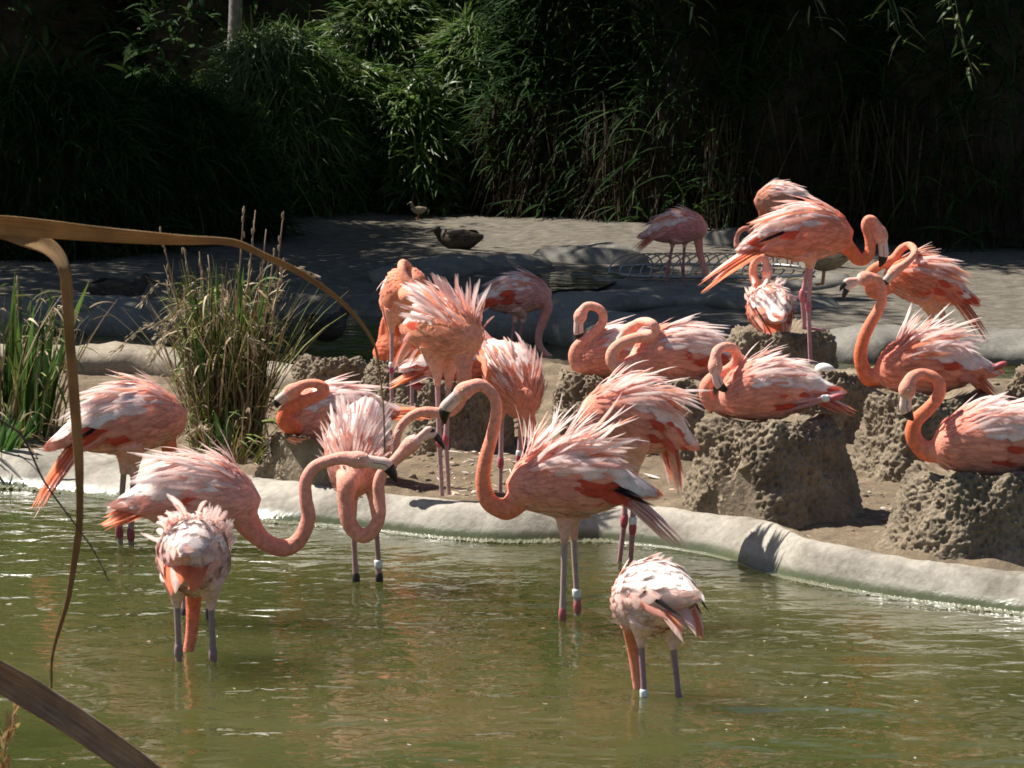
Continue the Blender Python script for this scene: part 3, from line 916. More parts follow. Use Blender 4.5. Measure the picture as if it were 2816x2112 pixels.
def flamingo(label, d, body, yaw, pitch, neck, head, legs, ruffle=.3, size=1.0, seat=False, roll=0, nplume=34, pale=.5, plume_len=.15, band=None, red=.10, black=0, group=None,
             neck_col=None, body_col=None, ndy=None, hook=.45, open_bill=False, tail_drop=.2, legcol=(.55, .27, .25), white=0, tail_len=.2, seed=None, neck_k=1.0, ankle_col=(.42, .10, .10), curls=(0, 1, 1, 2), fan=(.13, .46)):
    r_ = np.random.default_rng(seed if seed is not None else abs(hash((body, round(d, 2)))) % 99991)
    pale = min(1.0, pale + .12)
    ya, pi_, ro = R(yaw), R(pitch), R(roll)
    M = np.array((Matrix.Rotation(ya, 3, 'Z') @ Matrix.Rotation(-pi_, 3, 'Y') @ Matrix.Rotation(ro, 3, 'X'))) * size
    Rm = M / size
    c0 = at(body[0], body[1], d)
    feet = [l[2] for l in legs]
    base = np.array((c0[0], c0[1], 0.0))
    if feet:
        fz = [at(f[0], f[1], d + (f[2] if len(f) > 2 else 0)) for f in feet]
        base[2] = min(p[2] for p in fz)
    else:
        base[2] = c0[2] - .12 * size
    def W(p):
        return np.asarray(p) @ M.T + c0 - base          # body-local to thing-local
    bc = SALMON if body_col is None else np.array(body_col)
    nc = ORANGE if neck_col is None else np.array(neck_col)
    root = empty('flamingo', tuple(base), label, 'flamingo', group)
    # ---- neck path
    chest = W((.11, 0, -.022))
    chest2 = W((.185, 0, -.04))
    fy = (c0 + np.array((.2, 0, 0)) @ M.T)[1] - c0[1] if ndy is None else ndy
    def npt(p):
        off = fy if len(p) < 3 else p[2]
        return at(p[0], p[1], d + off) - base
    NP = [chest] + [npt(p) for p in neck]
    hp = [npt(p) for p in head]                        # head centre, bill base, knee, tip
    hc, bb, kn, tp = hp
    hd = nrm(bb - hc)
    NP.append(hc)
    C = catmull(NP, 84)
    s = np.r_[0, np.cumsum(np.linalg.norm(np.diff(C, axis=0), axis=1))]
    t = s / s[-1]
    rad = np.interp(t, [0, .05, .12, .22, .45, .7, .9, .97, 1], np.array([.066, .056, .041, .030, .0235, .0195, .0180, .022, .027]) * neck_k) * size
    rad = rad * np.array([1 + .07 * noise.noise(Vector((q_ * 9, d, body[0]))) for q_ in s])
    Chead = np.array([C[-1], hc + hd * .012, hc * .55 + bb * .45, hc * .25 + bb * .75, bb])
    C2 = np.vstack([C, Chead[1:]])
    rad2 = np.r_[rad, np.array([.0295, .0290, .0250, .0200]) * size]
    Vs, Fs, n = [], [], 0
    def put(V, Fc):
        nonlocal n
        Vs.append(V); Fs.extend([tuple(i + n for i in f) for f in Fc]); n += len(V)
    put(*tube(C2, rad2, 16))
    # ---- trunk
    k = 28
    us = np.linspace(0, 1, 26)
    th = np.linspace(0, 2 * math.pi, k, endpoint=False)
    V = np.array([body_surf(np.full(k, u), th) for u in us]).reshape(-1, 3)
    Fc = [(i * k + j, i * k + (j + 1) % k, (i + 1) * k + (j + 1) % k, (i + 1) * k + j) for i in range(25) for j in range(k)]
    V = np.vstack([V, (.196, 0, -.035), (-.255, 0, -.002)])
    a0 = 26 * k
    Fc += [(a0, (j + 1) % k, j) for j in range(k)] + [(a0 + 1, 25 * k + j, 25 * k + (j + 1) % k) for j in range(k)]
    put(W(V), Fc)
    # ---- thighs
    LG = []
    for i, l in enumerate(legs):
        pts = [at(p[0], p[1], d + (p[2] if len(p) > 2 else 0)) - base for p in l]
        LG.append(pts)
        sd = 1 if i == 0 else -1
        q = (pts[0] - (c0 - base)) @ Rm
        sd = 1 if q[1] > 0 else -1
        if not seat:
            hipj = W((-.02, .045 * sd, -.055))
            e = pts[0] * .78 + pts[1] * .22
            put(*tube(catmull([hipj, hipj * .45 + pts[0] * .55, pts[0], e], 18), np.interp(np.linspace(0, 1, 18), [0, .4, .7, 1], [.060, .040, .021, .0125]) * size, 12))
    me = remesh(np.vstack(Vs), Fs)
    co = np.empty(len(me.vertices) * 3, np.float32)
    me.vertices.foreach_get('co', co)
    co = co.reshape(-1, 3)
    # plumage colour by region: neck redder, head paler towards the bill, belly and thigh paler
    dn = np.full(len(co), 9.0); arg = np.zeros(len(co), int)
    for i0 in range(0, len(C2), 2):
        dd = np.linalg.norm(co - C2[i0], axis=1) - rad2[i0]
        b = dd < dn
        dn[b] = dd[b]; arg[b] = i0
    loc = (co - W((0, 0, 0))) @ Rm / size
    e_ = (loc[:, 0] / .26) ** 2 + (loc[:, 1] / .125) ** 2 + (loc[:, 2] / .135) ** 2
    wn_ = np.clip(1 - dn / .03, 0, 1) * np.clip((e_ - .55) * 2.2, 0, 1)
    wn_ = np.maximum(wn_, np.clip((loc[:, 0] - .13) * 9, 0, 1) * .7)
    tt = arg / (len(C2) - 1)
    ncol = nc[None] * (1 - np.clip(tt - .35, 0, 1)[:, None] * .9) + (PINK * .5 + SALMON * .5)[None] * np.clip(tt - .35, 0, 1)[:, None] * .9
    hw = np.clip((tt - .975) * 40, 0, 1)[:, None]
    ncol = ncol * (1 - hw) + np.array((.84, .62, .54)) * hw
    low = np.clip((-loc[:, 2] - .05) * 8, 0, .75)[:, None]
    bcol = bc[None] * (1 - low) + np.array((.82, .50, .40))[None] * low
    colr = bcol * (1 - wn_[:, None]) + ncol * wn_[:, None]
    set_col(me, colr)
    me.name = 'body'
    obj('body', me, M_BODY, root)
    # ---- bill
    mbs, mbt = MB(), MB()
    CB = catmull([bb - hd * .006, bb * .5 + kn * .5 + (kn - bb) * 0, kn, kn * .45 + tp * .55 + nrm(np.cross(np.cross(kn - bb, tp - kn), tp - kn) + 1e-9) * -.003, tp], 20)
    upv = nrm(np.cross(np.cross(hd, nrm(tp - kn) + 1e-6), hd) + 1e-9)
    rb = np.interp(np.linspace(0, 1, 20), [0, .3, .55, .8, 1], [.0195, .0205, .0205, .0140, .0035]) * size
    BLK, PLE = (.012, .011, .011), (.80, .55, .46)
    kc = 11
    if open_bill:
        sh = np.linspace(0, 1, 20)[:, None] * .020 * size
        for sgn, q in ((1, .62), (-1, .62)):
            Cq = CB + upv * sgn * sh * -1
            mbs.tube(Cq[:kc + 1], rb[:kc + 1] * q, 10, col=PLE if sgn < 0 else (.70, .42, .34), aspect=.85, up=upv)
            mbt.tube(Cq[kc:], rb[kc:] * q * 1.03, 10, col=BLK, aspect=.8, up=upv)
    else:
        mbs.tube(CB[:kc + 1], rb[:kc + 1], 12, col=PLE, aspect=.66, up=upv)
        mbt.tube(CB[kc:], rb[kc:] * 1.03, 12, col=BLK, aspect=.62, up=upv)
        T, Nn, Bn = frames(CB, upv)
        for sg in (-1, 1):
            mbs.tube(CB[3:kc + 1] + Bn[3:kc + 1] * (rb[3:kc + 1] * .64 * sg)[:, None] , .0016 * size, 5, col=(.25, .12, .10))
    bo = obj('bill', mbs.mesh('bill', col=True), M_BILL, root)
    obj('bill_tip', mbt.mesh('bill_tip', col=True), M_BILL, bo)['label'] = 'black hooked bill tip'
    sdv = nrm(np.cross(hd, upv) + 1e-9)
    for sg in (-1, 1):
        V, Fc = ellipsoid(hc * .72 + bb * .28 + sdv * sg * .0245 * size - upv * .006 * size, (.0048 * size,) * 3, 10, 6)
        eo = MB().add(V, Fc)
        obj('eye', eo.mesh('eye'), M_EYE, root)
    # ---- legs
    if seat and not legs:
        for sg in (-1, 1):
            LG.append([W((0, .05 * sg, -.09)), W((-.21, .045 * sg, -.085)), W((.02, .05 * sg, -.115))])
    for i, (hp_, an, ft) in enumerate(LG):
        mb = MB()
        mid = hp_ * .5 + an * .5
        Cq = catmull([hp_ * .85 + mid * .15, mid, an], 12)
        mb.tube(Cq, np.interp(np.linspace(0, 1, 12), [0, .7, 1], [.0105, .0092, .0115]) * size, 10, col=legcol)
        Cq = catmull([an, an * .5 + ft * .5, ft], 12)
        mb.tube(Cq, np.interp(np.linspace(0, 1, 12), [0, .25, 1], [.0115, .0088, .0085]) * size, 10, col=np.array(legcol) * .85)
        lo = obj('leg', mb.mesh('leg', col=True), M_LEG, root)
        q = nrm(ft - an)
        V, Fc = ellipsoid((0, 0, 0), (.0138 * size, .0145 * size, .032 * size), 12, 8)
        zx = q; xx = nrm(np.cross(q, (0.3, 1, 0.1))); yy = np.cross(zx, xx)
        V = V @ np.stack([xx, yy, zx]) + an
        j = MB().add(V, Fc, ankle_col)
        jo = obj('ankle_joint', j.mesh('ankle_joint', col=True), M_LEG, lo)
        if not seat:
            fw = np.array((math.cos(ya), math.sin(ya), 0)); sd = np.array((-fw[1], fw[0], 0))
            fb = MB()
            tips = []
            for a in (-.55, 0, .55):
                e = ft + (fw * math.cos(a) + sd * math.sin(a)) * .085 * size + np.array((0, 0, -.006))
                fb.tube(catmull([ft + np.array((0, 0, .006)), ft * .5 + e * .5 + np.array((0, 0, .006)), e], 6), np.linspace(.007, .0035, 6), 6, col=np.array(legcol) * .8)
                tips.append(e)
            z4 = np.array((0, 0, .002))
            for A, B_ in ((0, 1), (1, 2)):
                w1 = [ft + z4, tips[A] * .9 + ft * .1 + z4, tips[B_] * .9 + ft * .1 + z4]
                fb.add(np.array(w1 + [p - np.array((0, 0, .004)) for p in w1]), [(0, 1, 2), (5, 4, 3), (0, 3, 4, 1), (1, 4, 5, 2), (2, 5, 3, 0)], np.array(legcol) * .7)
            obj('foot', fb.mesh('foot', col=True), M_LEG, lo)
        if band is not None and i == band[0]:
            bp_ = hp_ * (1 - band[1]) + an * band[1] if band[1] <= 1 else an * (2 - band[1]) + ft * (band[1] - 1)
            dr = nrm(an - hp_) if band[1] <= 1 else nrm(ft - an)
            b_ = MB().tube(np.array([bp_ - dr * .014, bp_ - dr * .007, bp_ + dr * .007, bp_ + dr * .014]) , np.array([.0125, .014, .014, .0125]) * size, 12)
            obj('leg_band', b_.mesh('leg_band'), M_BAND, lo)['label'] = 'pale identification band round the leg'
    # ---- contour feathers (coverts), one mesh
    rows = []
    for i, u in enumerate(np.linspace(.05, .90, 26)):
        m_ = int(10 + 16 * math.sin(math.pi * min(1, .18 + u * .9)))
        thv = (np.arange(m_) + .5 * (i % 2)) / m_ * 2 * math.pi + r_.normal(size=m_) * .05
        rows.append(np.stack([np.full(m_, u) + r_.normal(size=m_) * .008, thv], 1))
    UT = np.vstack(rows)
    p, tg, nn = surf_frame(UT[:, 0], UT[:, 1])
    thn = np.abs((UT[:, 1] + math.pi) % (2 * math.pi) - math.pi) / math.pi    # 0 back 1 belly
    N = len(p)
    lift = .07 + .06 * r_.uniform(size=N) + min(ruffle, .6) * .13 * np.clip(1 - thn * 1.6, 0, 1) * r_.uniform(.2, 1, N)
    dirs = nrm(tg + nn * lift[:, None] + r_.normal(size=(N, 3)) * .06)
    L = (.030 + .055 * np.clip(UT[:, 0] * 1.5, 0, 1)) * np.where(thn > .7, .75, 1) * r_.uniform(.85, 1.2, N)
    L = L * 1.15
    Wd = L * .42
    Vf, Qf = strips(p + nn * .003, dirs, nn, L * size, Wd * size, .18 + .2 * r_.uniform(size=N), cup=.12)
    cf = np.where((thn < .42)[:, None], PINK * (1 - pale) + PALE * pale, np.where(((thn < .68) & (UT[:, 0] > .38))[:, None] & (r_.uniform(size=N) < red)[:, None], RED, bc))
    cf = np.where((UT[:, 0] < .22)[:, None], bc, cf)
    cf = np.where((thn > .75)[:, None], bc * .4 + np.array((.84, .52, .42)) * .6, cf)
    cf = np.clip(cf * (1 + .10 * r_.normal(size=(N, 1))), 0, .95)
    CC = np.repeat(cf[:, None], Vf.shape[1], 1).reshape(-1, 3)
    # down local: feathers were built in body space
    Vw = W(Vf.reshape(-1, 3) if size == 1 else (p[:, None] + (Vf - p[:, None]) / size).reshape(-1, 3))
    cme = mesh_np('contour_feathers', Vw, Qf, CC)
    set_vane(cme, N)
    own = np.empty(len(cme.vertices) * 3, np.float32); cme.vertices.foreach_get('normal', own); own = own.reshape(-1, 3)
    bn = np.repeat((nn @ Rm.T)[:, None], Vf.shape[1], 1).reshape(-1, 3)
    if np.mean(np.sum(own * bn, 1)) < 0:
        cme.flip_normals(); own = -own
    cme.normals_split_custom_set_from_vertices(nrm(bn * .72 + own * .28).tolist())
    obj('contour_feathers', cme, M_COV, root, 'stuff')
    # ---- tail and wing-tip feathers
    nt = 9
    lat = np.linspace(-1, 1, nt)
    rt = np.stack([np.full(nt, -.16) + .02 * np.abs(lat), lat * .05, .02 - .035 * np.abs(lat)], 1)
    dr = nrm(np.stack([-np.ones(nt), lat * -.10 + r_.normal(size=nt) * .03, -tail_drop - .08 * r_.uniform(size=nt)], 1))
    Vf, Qf = strips(rt, dr, np.tile((0, 0, 1.), (nt, 1)), tail_len * r_.uniform(.75, 1.1, nt), .044, .18 + .3 * tail_drop, cup=.25, prof=np.array((.6, .95, 1, .85, .55, .06)))
    cf = np.where((r_.uniform(size=nt) < .4)[:, None], TAILC, np.where((r_.uniform(size=nt) < .5)[:, None], PINK, np.array((.80, .22, .11))))
    tme = mesh_np('tail', W(Vf.reshape(-1, 3)), Qf, np.repeat(cf[:, None], Vf.shape[1], 1).reshape(-1, 3))
    set_vane(tme, nt)
    obj('tail', tme, M_COV, root, 'stuff')
    # ---- wings: each with its long scapular plumes as feathers of their own
    for sg in (1, -1):
        nw = 11
        a = np.linspace(0, 1, nw)
        rt, tg, nn = surf_frame(.34 + .22 * a, sg * (1.05 + .55 * a))
        dr = nrm(np.array((-1., 0, -.10 - tail_drop * .5)) * np.ones((nw, 1)) + np.stack([0 * a, -sg * .22 * np.ones(nw), .10 * (1 - a)], 1))
        Vf, Qf = strips(rt + nn * .006, dr, nn, (.205 - .045 * a) * r_.uniform(.9, 1.05, nw), .036, .10, cup=.2, prof=np.array((.5, .9, 1, .95, .6, .06)))
        rk = min(1, red * 2.2)
        cf = np.repeat((RED * rk + (SALMON * .7 + PINK * .3) * (1 - rk))[None], nw, 0)
        cf[: nw // 3] = PINK * .6 + SALMON * .4
        cf = cf * (1 + .08 * r_.normal(size=(nw, 1)))
        if black:
            ub = np.linspace(.60, .70, black)
            rb_, tb, nb_ = surf_frame(ub, sg * np.linspace(1.25, 1.5, black))
            db = nrm(np.array((-1., -sg * .16, -.06 - tail_drop * .55)) * np.ones((black, 1)))
            Vb, Qb = strips(rb_ + nb_ * .006, db, nb_, np.full(black, .17) * r_.uniform(.85, 1.1, black), .015, .10, cup=.2, prof=np.array((.5, .9, 1, .95, .6, .06)))
            Qf = np.vstack([Qf, Qb + Vf.shape[0] * Vf.shape[1]])
            Vf = np.concatenate([Vf, Vb]); cf = np.vstack([cf, np.tile((.012, .010, .012), (black, 1))])
        wme = mesh_np('wing', W(Vf.reshape(-1, 3)), Qf, np.repeat(np.clip(cf, 0, 1)[:, None], Vf.shape[1], 1).reshape(-1, 3))
        set_vane(wme, len(Vf))
        wo = obj('wing', wme, M_COV, root)
        m_ = int(nplume * .95)
        for j in range(m_):
            row = j % 4
            u = fan[0] + (fan[1] - fan[0]) * (row / 3.0) + r_.normal() * .025
            thv = sg * (r_.uniform(.03, 1.25) if row < 3 else r_.uniform(.03, 1.0))
            p_, t_, n_ = surf_frame(np.array([u]), np.array([thv]))
            p_, t_, n_ = p_[0], t_[0], n_[0]
            rf = ruffle * (1 - .55 * abs(thv) / 1.25)
            ang = (.06 if ruffle > .1 else .02) + rf * r_.uniform(.25, 1.15)
            dv = nrm(t_ * math.cos(ang) + n_ * math.sin(ang) + np.array((0, sg * .14, 0)) * r_.uniform(-.3, 1.2) * (.12 + 1.2 * ruffle) + r_.normal(size=3) * (.02 + .04 * ruffle))
            n2 = nrm(n_ - dv * np.dot(n_, dv))
            LL = plume_len * .92 * r_.uniform(.6, 1.15) * (1.0 + .25 * (row == 3)) * size
            cu = int(r_.choice(curls)) if ruffle > .35 else int(r_.choice((0, 1)))
            if white and r_.uniform() < white: ti = 0
            else: ti = int(r_.choice((0, 1, 1, 2), p=(pale, (1 - pale) * .35, (1 - pale) * .35, (1 - pale) * .3)))
            fo = bpy.data.objects.new('feather', plume_mesh(cu, ti))
            dw, nw_ = Rm @ dv, Rm @ n2
            sw = np.cross(nw_, dw)
            Mx = Matrix(((dw[0], sw[0], nw_[0]), (dw[1], sw[1], nw_[1]), (dw[2], sw[2], nw_[2]))).to_4x4()
            wsc = r_.uniform(.7, 1.35) * (1.25 - .25 * min(1, ruffle * 1.6))
            link(fo, wo)
            pl = W(p_ + n_ * .004)
            fo.matrix_basis = Matrix.Translation(pl.tolist()) @ Mx @ Matrix.Diagonal((LL, LL * wsc, LL, 1))
    return root

GS, GN = 'flamingos standing and wading', 'flamingos sitting on nest mounds'
# --- wading birds in front
flamingo('flamingo at the far left facing away, head hidden, broad back with tail hanging low', 11.5, (355, 1155), 12, 16,
         [(462, 1215), (470, 1260), (474, 1330), (480, 1400)], [(486, 1440), (490, 1462), (494, 1480), (496, 1500)],
         [[(343, 1262), (328, 1462), (345, 1640)], [(369, 1268), (360, 1470), (368, 1655)]], ruffle=.45, size=1.12, pale=.75, plume_len=.15, nplume=50, red=.2, black=1, group=GS, tail_drop=.5, tail_len=.33, seed=11,
         legcol=(.33, .24, .20), neck_col=(.80, .22, .10), ankle_col=(.30, .06, .07))
flamingo('flamingo stretching its S-shaped neck to the right behind the tail-on bird', 10.1, (548, 1362), 2, 7,
         [(690, 1452), (736, 1494), (786, 1507), (825, 1482), (848, 1427), (841, 1372), (841, 1323), (865, 1284), (910, 1266), (945, 1260)], [(978, 1264), (1014, 1268), (1062, 1278), (1090, 1326)],
         [[(505, 1500, .05), (508, 1690, .05), (512, 1860, .05)], [(572, 1500, -.03), (576, 1690, -.03), (580, 1860, -.03)]], ruffle=.62, size=1.04, pale=.92, plume_len=.15, nplume=60, group=GS, seed=12, neck_k=1.08,
         neck_col=(.74, .28, .20), body_col=(.82, .43, .36), ndy=0, tail_drop=.15, tail_len=.18, ankle_col=(.05, .04, .05), legcol=(.40, .26, .22))
flamingo('flamingo seen from behind in the left foreground, neck dipped straight into the water', 9.4, (533, 1535), 88, -14,
         [(533, 1640, .16), (531, 1690, .16), (527, 1740, .16), (517, 1800, .16), (510, 1850, .16)], [(506, 1880, .16), (504, 1900, .16), (502, 1920, .16), (500, 1935, .16)],
         [[(486, 1640), (491, 1790), (494, 1985)], [(580, 1645), (586, 1800), (589, 1985)]], ruffle=.95, size=1.01, pale=1.0, red=0, plume_len=.135, nplume=56, white=.8, band=(0, 1.22), group=GS, seed=13, neck_k=.95,
         body_col=(.86, .58, .52), neck_col=(.78, .19, .09), tail_drop=.7, tail_len=.15, legcol=(.30, .22, .21), curls=(1, 2, 2), ankle_col=(.28, .18, .18))
flamingo('pale flamingo nearest the camera at the right, seen from behind with neck in water', 8.9, (1795, 1642), 118, -10,
         [(1735, 1722, .10), (1742, 1780, .12), (1750, 1850, .12), (1757, 1912, .12), (1760, 1960, .12)], [(1762, 1990, .12), (1763, 2010, .12), (1764, 2030, .12), (1765, 2045, .12)],
         [[(1762, 1745), (1772, 1920), (1778, 2090)], [(1848, 1748), (1868, 1930), (1878, 2090)]], ruffle=.04, size=.92, pale=1.0, plume_len=.12, nplume=26, white=.6, band=(0, .93), group=GS, seed=14,
         body_col=(.88, .62, .55), neck_col=(.72, .24, .12), tail_drop=.75, tail_len=.17, legcol=(.33, .20, .22), black=2, ankle_col=(.20, .14, .18), red=.05, neck_k=.9)
flamingo('large flamingo in the middle with tall S-curved neck and spread white plumes', 10.05, (1562, 1322), 186, 9,
         [(1404, 1396), (1377, 1399), (1342, 1376), (1328, 1325), (1335, 1264), (1352, 1203), (1365, 1142), (1362, 1100), (1345, 1073), (1318, 1058)], [(1284, 1070), (1254, 1092), (1226, 1122), (1224, 1166)],
         [[(1554, 1440), (1547, 1690), (1546, 1900)], [(1575, 1436, .1), (1588, 1668, .1), (1590, 1880, .1)]], ruffle=1.0, size=1.05, pale=.78, plume_len=.18, nplume=70, band=(1, .84), group=GS, seed=15,
         ndy=-.03, red=.6, black=2, tail_drop=.40, tail_len=.31, legcol=(.42, .30, .27), ankle_col=(.42, .12, .12), neck_col=(.80, .24, .13), curls=(0, 0, 1, 3))
flamingo('ruffled flamingo behind the large middle bird, tail drooping beside the nest mound', 11.15, (1735, 1150), 205, 24,
         [(1628, 1180), (1606, 1215), (1594, 1250), (1588, 1280)], [(1584, 1305), (1582, 1325), (1580, 1342), (1574, 1356)],
         [[(1722, 1290), (1717, 1432), (1698, 1590)], [(1744, 1290), (1740, 1452), (1730, 1600)]], ruffle=.75, size=1.07, pale=.62, plume_len=.17, nplume=64, band=(1, .88), group=GS, seed=16, ndy=0,
         red=.4, tail_drop=.75, tail_len=.20, legcol=(.45, .22, .22), ankle_col=(.42, .07, .09))
flamingo('flamingo facing the camera, neck looped down and bill turned up while preening', 10.75, (985, 1232), 262, -28,
         [(955, 1330, -.20), (952, 1390, -.22), (964, 1446, -.23), (997, 1475, -.23), (1027, 1456, -.23), (1043, 1418, -.23), (1043, 1372, -.22), (1041, 1330, -.22), (1052, 1300, -.22), (1078, 1274, -.22), (1101, 1252, -.22)],
         [(1124, 1228, -.22), (1150, 1206, -.22), (1186, 1188, -.22), (1212, 1222, -.22)],
         [[(968, 1390), (979, 1592), (982, 1740)], [(1030, 1385), (1043, 1592), (1046, 1740)]], ruffle=.55, size=1.03, pale=.85, plume_len=.085, nplume=84, white=.3, band=(1, .80), group=GS, seed=17, neck_k=1.05,
         open_bill=True, neck_col=(.76, .34, .24), body_col=(.82, .40, .30), legcol=(.34, .22, .20), ankle_col=(.03, .02, .025), tail_drop=.1, tail_len=.12, curls=(0, 3, 3))
# --- standing birds on the island
flamingo('fluffed flamingo with upright plumes on the island, neck bent down behind the black bill', 12.0, (1225, 905), -52, 4,
         [(1276, 1010), (1276, 1060), (1264, 1105), (1240, 1130), (1205, 1135), (1168, 1132), (1134, 1143), (1105, 1169), (1089, 1207)], [(1083, 1240), (1080, 1262), (1078, 1282), (1082, 1300)],
         [[(1202, 1020), (1208, 1215), (1217, 1397)], [(1236, 1028, .05), (1226, 1210, .05), (1236, 1385, .05)]], ruffle=.75, size=1.02, pale=.65, plume_len=.15, nplume=70, group=GS, seed=18, ndy=-.12,
         red=.1, body_col=(.84, .36, .22), neck_col=(.80, .32, .22), tail_drop=.5, tail_len=.22, legcol=(.52, .33, .32), ankle_col=(.50, .12, .15), curls=(0, 0, 3, 1))
flamingo('flamingo with neck doubled back over its shoulder, behind the fluffed bird', 14.4, (1112, 812), 285, 38,
         [(1120, 818, -.20), (1165, 806, -.20), (1132, 788, -.19), (1112, 762, -.17), (1105, 738, -.14), (1108, 724, -.08), (1125, 735, 0), (1150, 770, .06)], [(1165, 800, .08), (1172, 818, .08), (1178, 835, .08), (1172, 850, .08)],
         [[(1078, 890), (1077, 1014), (1077, 1118)], [(1130, 895), (1133, 1024), (1133, 1122)]], ruffle=.05, size=1, pale=.5, nplume=20, group=GS, seed=19, band=(0, .92), legcol=(.50, .30, .30), ankle_col=(.48, .08, .16),
         body_col=(.84, .33, .20), neck_col=(.82, .32, .20), neck_k=.95)
flamingo('small-looking ruffled flamingo bowing with its neck hanging down beside the tall curved neck', 12.1, (1412, 1040), 292, -26,
         [(1448, 1092, -.2), (1455, 1140, -.22), (1466, 1185, -.22), (1490, 1240, -.22)], [(1505, 1275, -.22), (1512, 1295, -.22), (1518, 1315, -.22), (1512, 1330, -.22)],
         [[(1380, 1120), (1377, 1272), (1375, 1384)], [(1434, 1125), (1428, 1255), (1424, 1384)]], ruffle=.65, size=0.98, pale=.5, plume_len=.10, nplume=52, group=GS, seed=20, band=(1, .95), neck_k=1.05,
         body_col=(.84, .34, .22), neck_col=(.80, .24, .13), legcol=(.52, .32, .32), ankle_col=(.50, .10, .14))
flamingo('shaded flamingo wading in the stream behind, neck curving down to the right', 17.95, (1424, 808), 4, 12,
         [(1504, 842), (1494, 880), (1483, 914), (1482, 945), (1498, 971), (1526, 991), (1552, 1004)], [(1570, 1012), (1584, 1020), (1598, 1030), (1600, 1044)],
         [[(1418, 872), (1405, 945), (1400, 1010)], [(1440, 872), (1424, 945), (1420, 1010)]], ruffle=.08, size=1.02, pale=.35, group=GS, seed=21, ndy=0, body_col=(.72, .36, .32), neck_col=(.72, .30, .24), red=.5,
         legcol=(.40, .16, .18))
flamingo('shaded flamingo standing in front of the wire cage, head down at the water', 21.0, (1868, 624), -8, 14,
         [(1920, 660), (1926, 702), (1942, 752), (1960, 796)], [(1968, 815), (1972, 825), (1975, 835), (1972, 842)],
         [[(1851, 665), (1837, 743), (1832, 800)], [(1883, 665), (1878, 738), (1886, 800)]], ruffle=.06, size=1, pale=.15, group=GS, seed=22, ndy=0, body_col=(.76, .30, .26), neck_col=(.74, .26, .20), tail_len=.2,
         tail_drop=.3, legcol=(.36, .12, .13))
flamingo('farthest flamingo behind the cage, facing left with its neck looped low', 22.9, (2146, 545), 172, 4,
         [(2098, 580), (2100, 622), (2094, 646), (2074, 645), (2054, 628), (2035, 636), (2026, 656)], [(2027, 672), (2031, 684), (2037, 694), (2044, 706)],
         [[(2130, 590), (2127, 680), (2124, 760)], [(2172, 592), (2176, 680), (2178, 762)]], ruffle=.08, size=1.01, pale=.5, group=GS, seed=23, ndy=0, body_col=(.80, .38, .26), red=.2, tail_drop=.25, tail_len=.24, black=3)
flamingo('upright flamingo standing on one leg beside the egg, touching its neighbour with its bill', 14.1, (2216, 640), 4, 12,
         [(2338, 688), (2358, 712), (2379, 712), (2393, 688), (2390, 652), (2380, 622), (2386, 604), (2402, 606)], [(2420, 636), (2428, 668), (2430, 698), (2419, 734)],
         [[(2232, 712), (2223, 842), (2229, 1006)], [(2226, 715, .05), (2206, 815, .05), (2212, 905, .05)]], ruffle=.10, size=1.12, pale=.45, plume_len=.17, nplume=44, group=GS, seed=24, ndy=0,
         neck_col=(.84, .20, .09), body_col=(.82, .30, .20), tail_drop=.22, tail_len=.36, legcol=(.55, .27, .28), ankle_col=(.55, .16, .18), black=1)
flamingo('flamingo at the right with its neck folded back over its shoulder and long tail', 15.6, (2540, 772), 184, 22,
         [(2410, 805), (2390, 785), (2392, 752), (2422, 728), (2457, 712), (2478, 685), (2502, 675), (2516, 694, -.08), (2496, 720, -.14)], [(2466, 742, -.15), (2448, 760, -.15), (2438, 772, -.15), (2431, 787, -.15)],
         [[(2560, 862), (2566, 960), (2568, 1070)], [(2590, 862), (2592, 960), (2594, 1068)]], ruffle=.22, size=1.06, pale=.4, plume_len=.17, nplume=46, group=GS, seed=25, ndy=0, tail_drop=.35, tail_len=.28, red=.3,
         body_col=(.80, .27, .16), neck_col=(.84, .26, .14), neck_k=.95)
# --- sitting birds
flamingo('sitting flamingo seen from behind on the far mound, neck in a tight upright loop', 15.2, (2118, 852), 96, 4,
         [(2088, 800, .12), (2073, 763, .12), (2071, 733, .12), (2086, 710, .12), (2104, 712, .12)], [(2109, 740, .12), (2108, 766, .12), (2106, 782, .12), (2100, 796, .12)], [], seat=True, ruffle=.3, size=1.02, pale=.8,
         plume_len=.15, group=GN, seed=26, neck_col=(.82, .26, .15), tail_drop=.8, tail_len=.22, black=1, red=0, white=.6, neck_k=.95)
flamingo('sitting flamingo with tall upright red neck and open bill at the right', 12.5, (2545, 1002), 186, 6,
         [(2396, 1042), (2375, 1017), (2366, 977), (2375, 931), (2393, 891), (2414, 855), (2425, 825), (2424, 790), (2412, 769)], [(2386, 764), (2360, 771), (2332, 781), (2313, 814)],
         [[(2560, 1050), (2748, 1006), (2600, 1070)], [(2560, 1055, .08), (2730, 1012, .08), (2600, 1075, .08)]], seat=True, ruffle=.85, size=1.09, pale=.7, plume_len=.15, nplume=50, group=GN, seed=27, ndy=0, open_bill=True,
         neck_col=(.82, .19, .08), body_col=(.82, .30, .20), tail_drop=.45, tail_len=.2, red=.2, fan=(.2, .48), curls=(0, 0, 1))
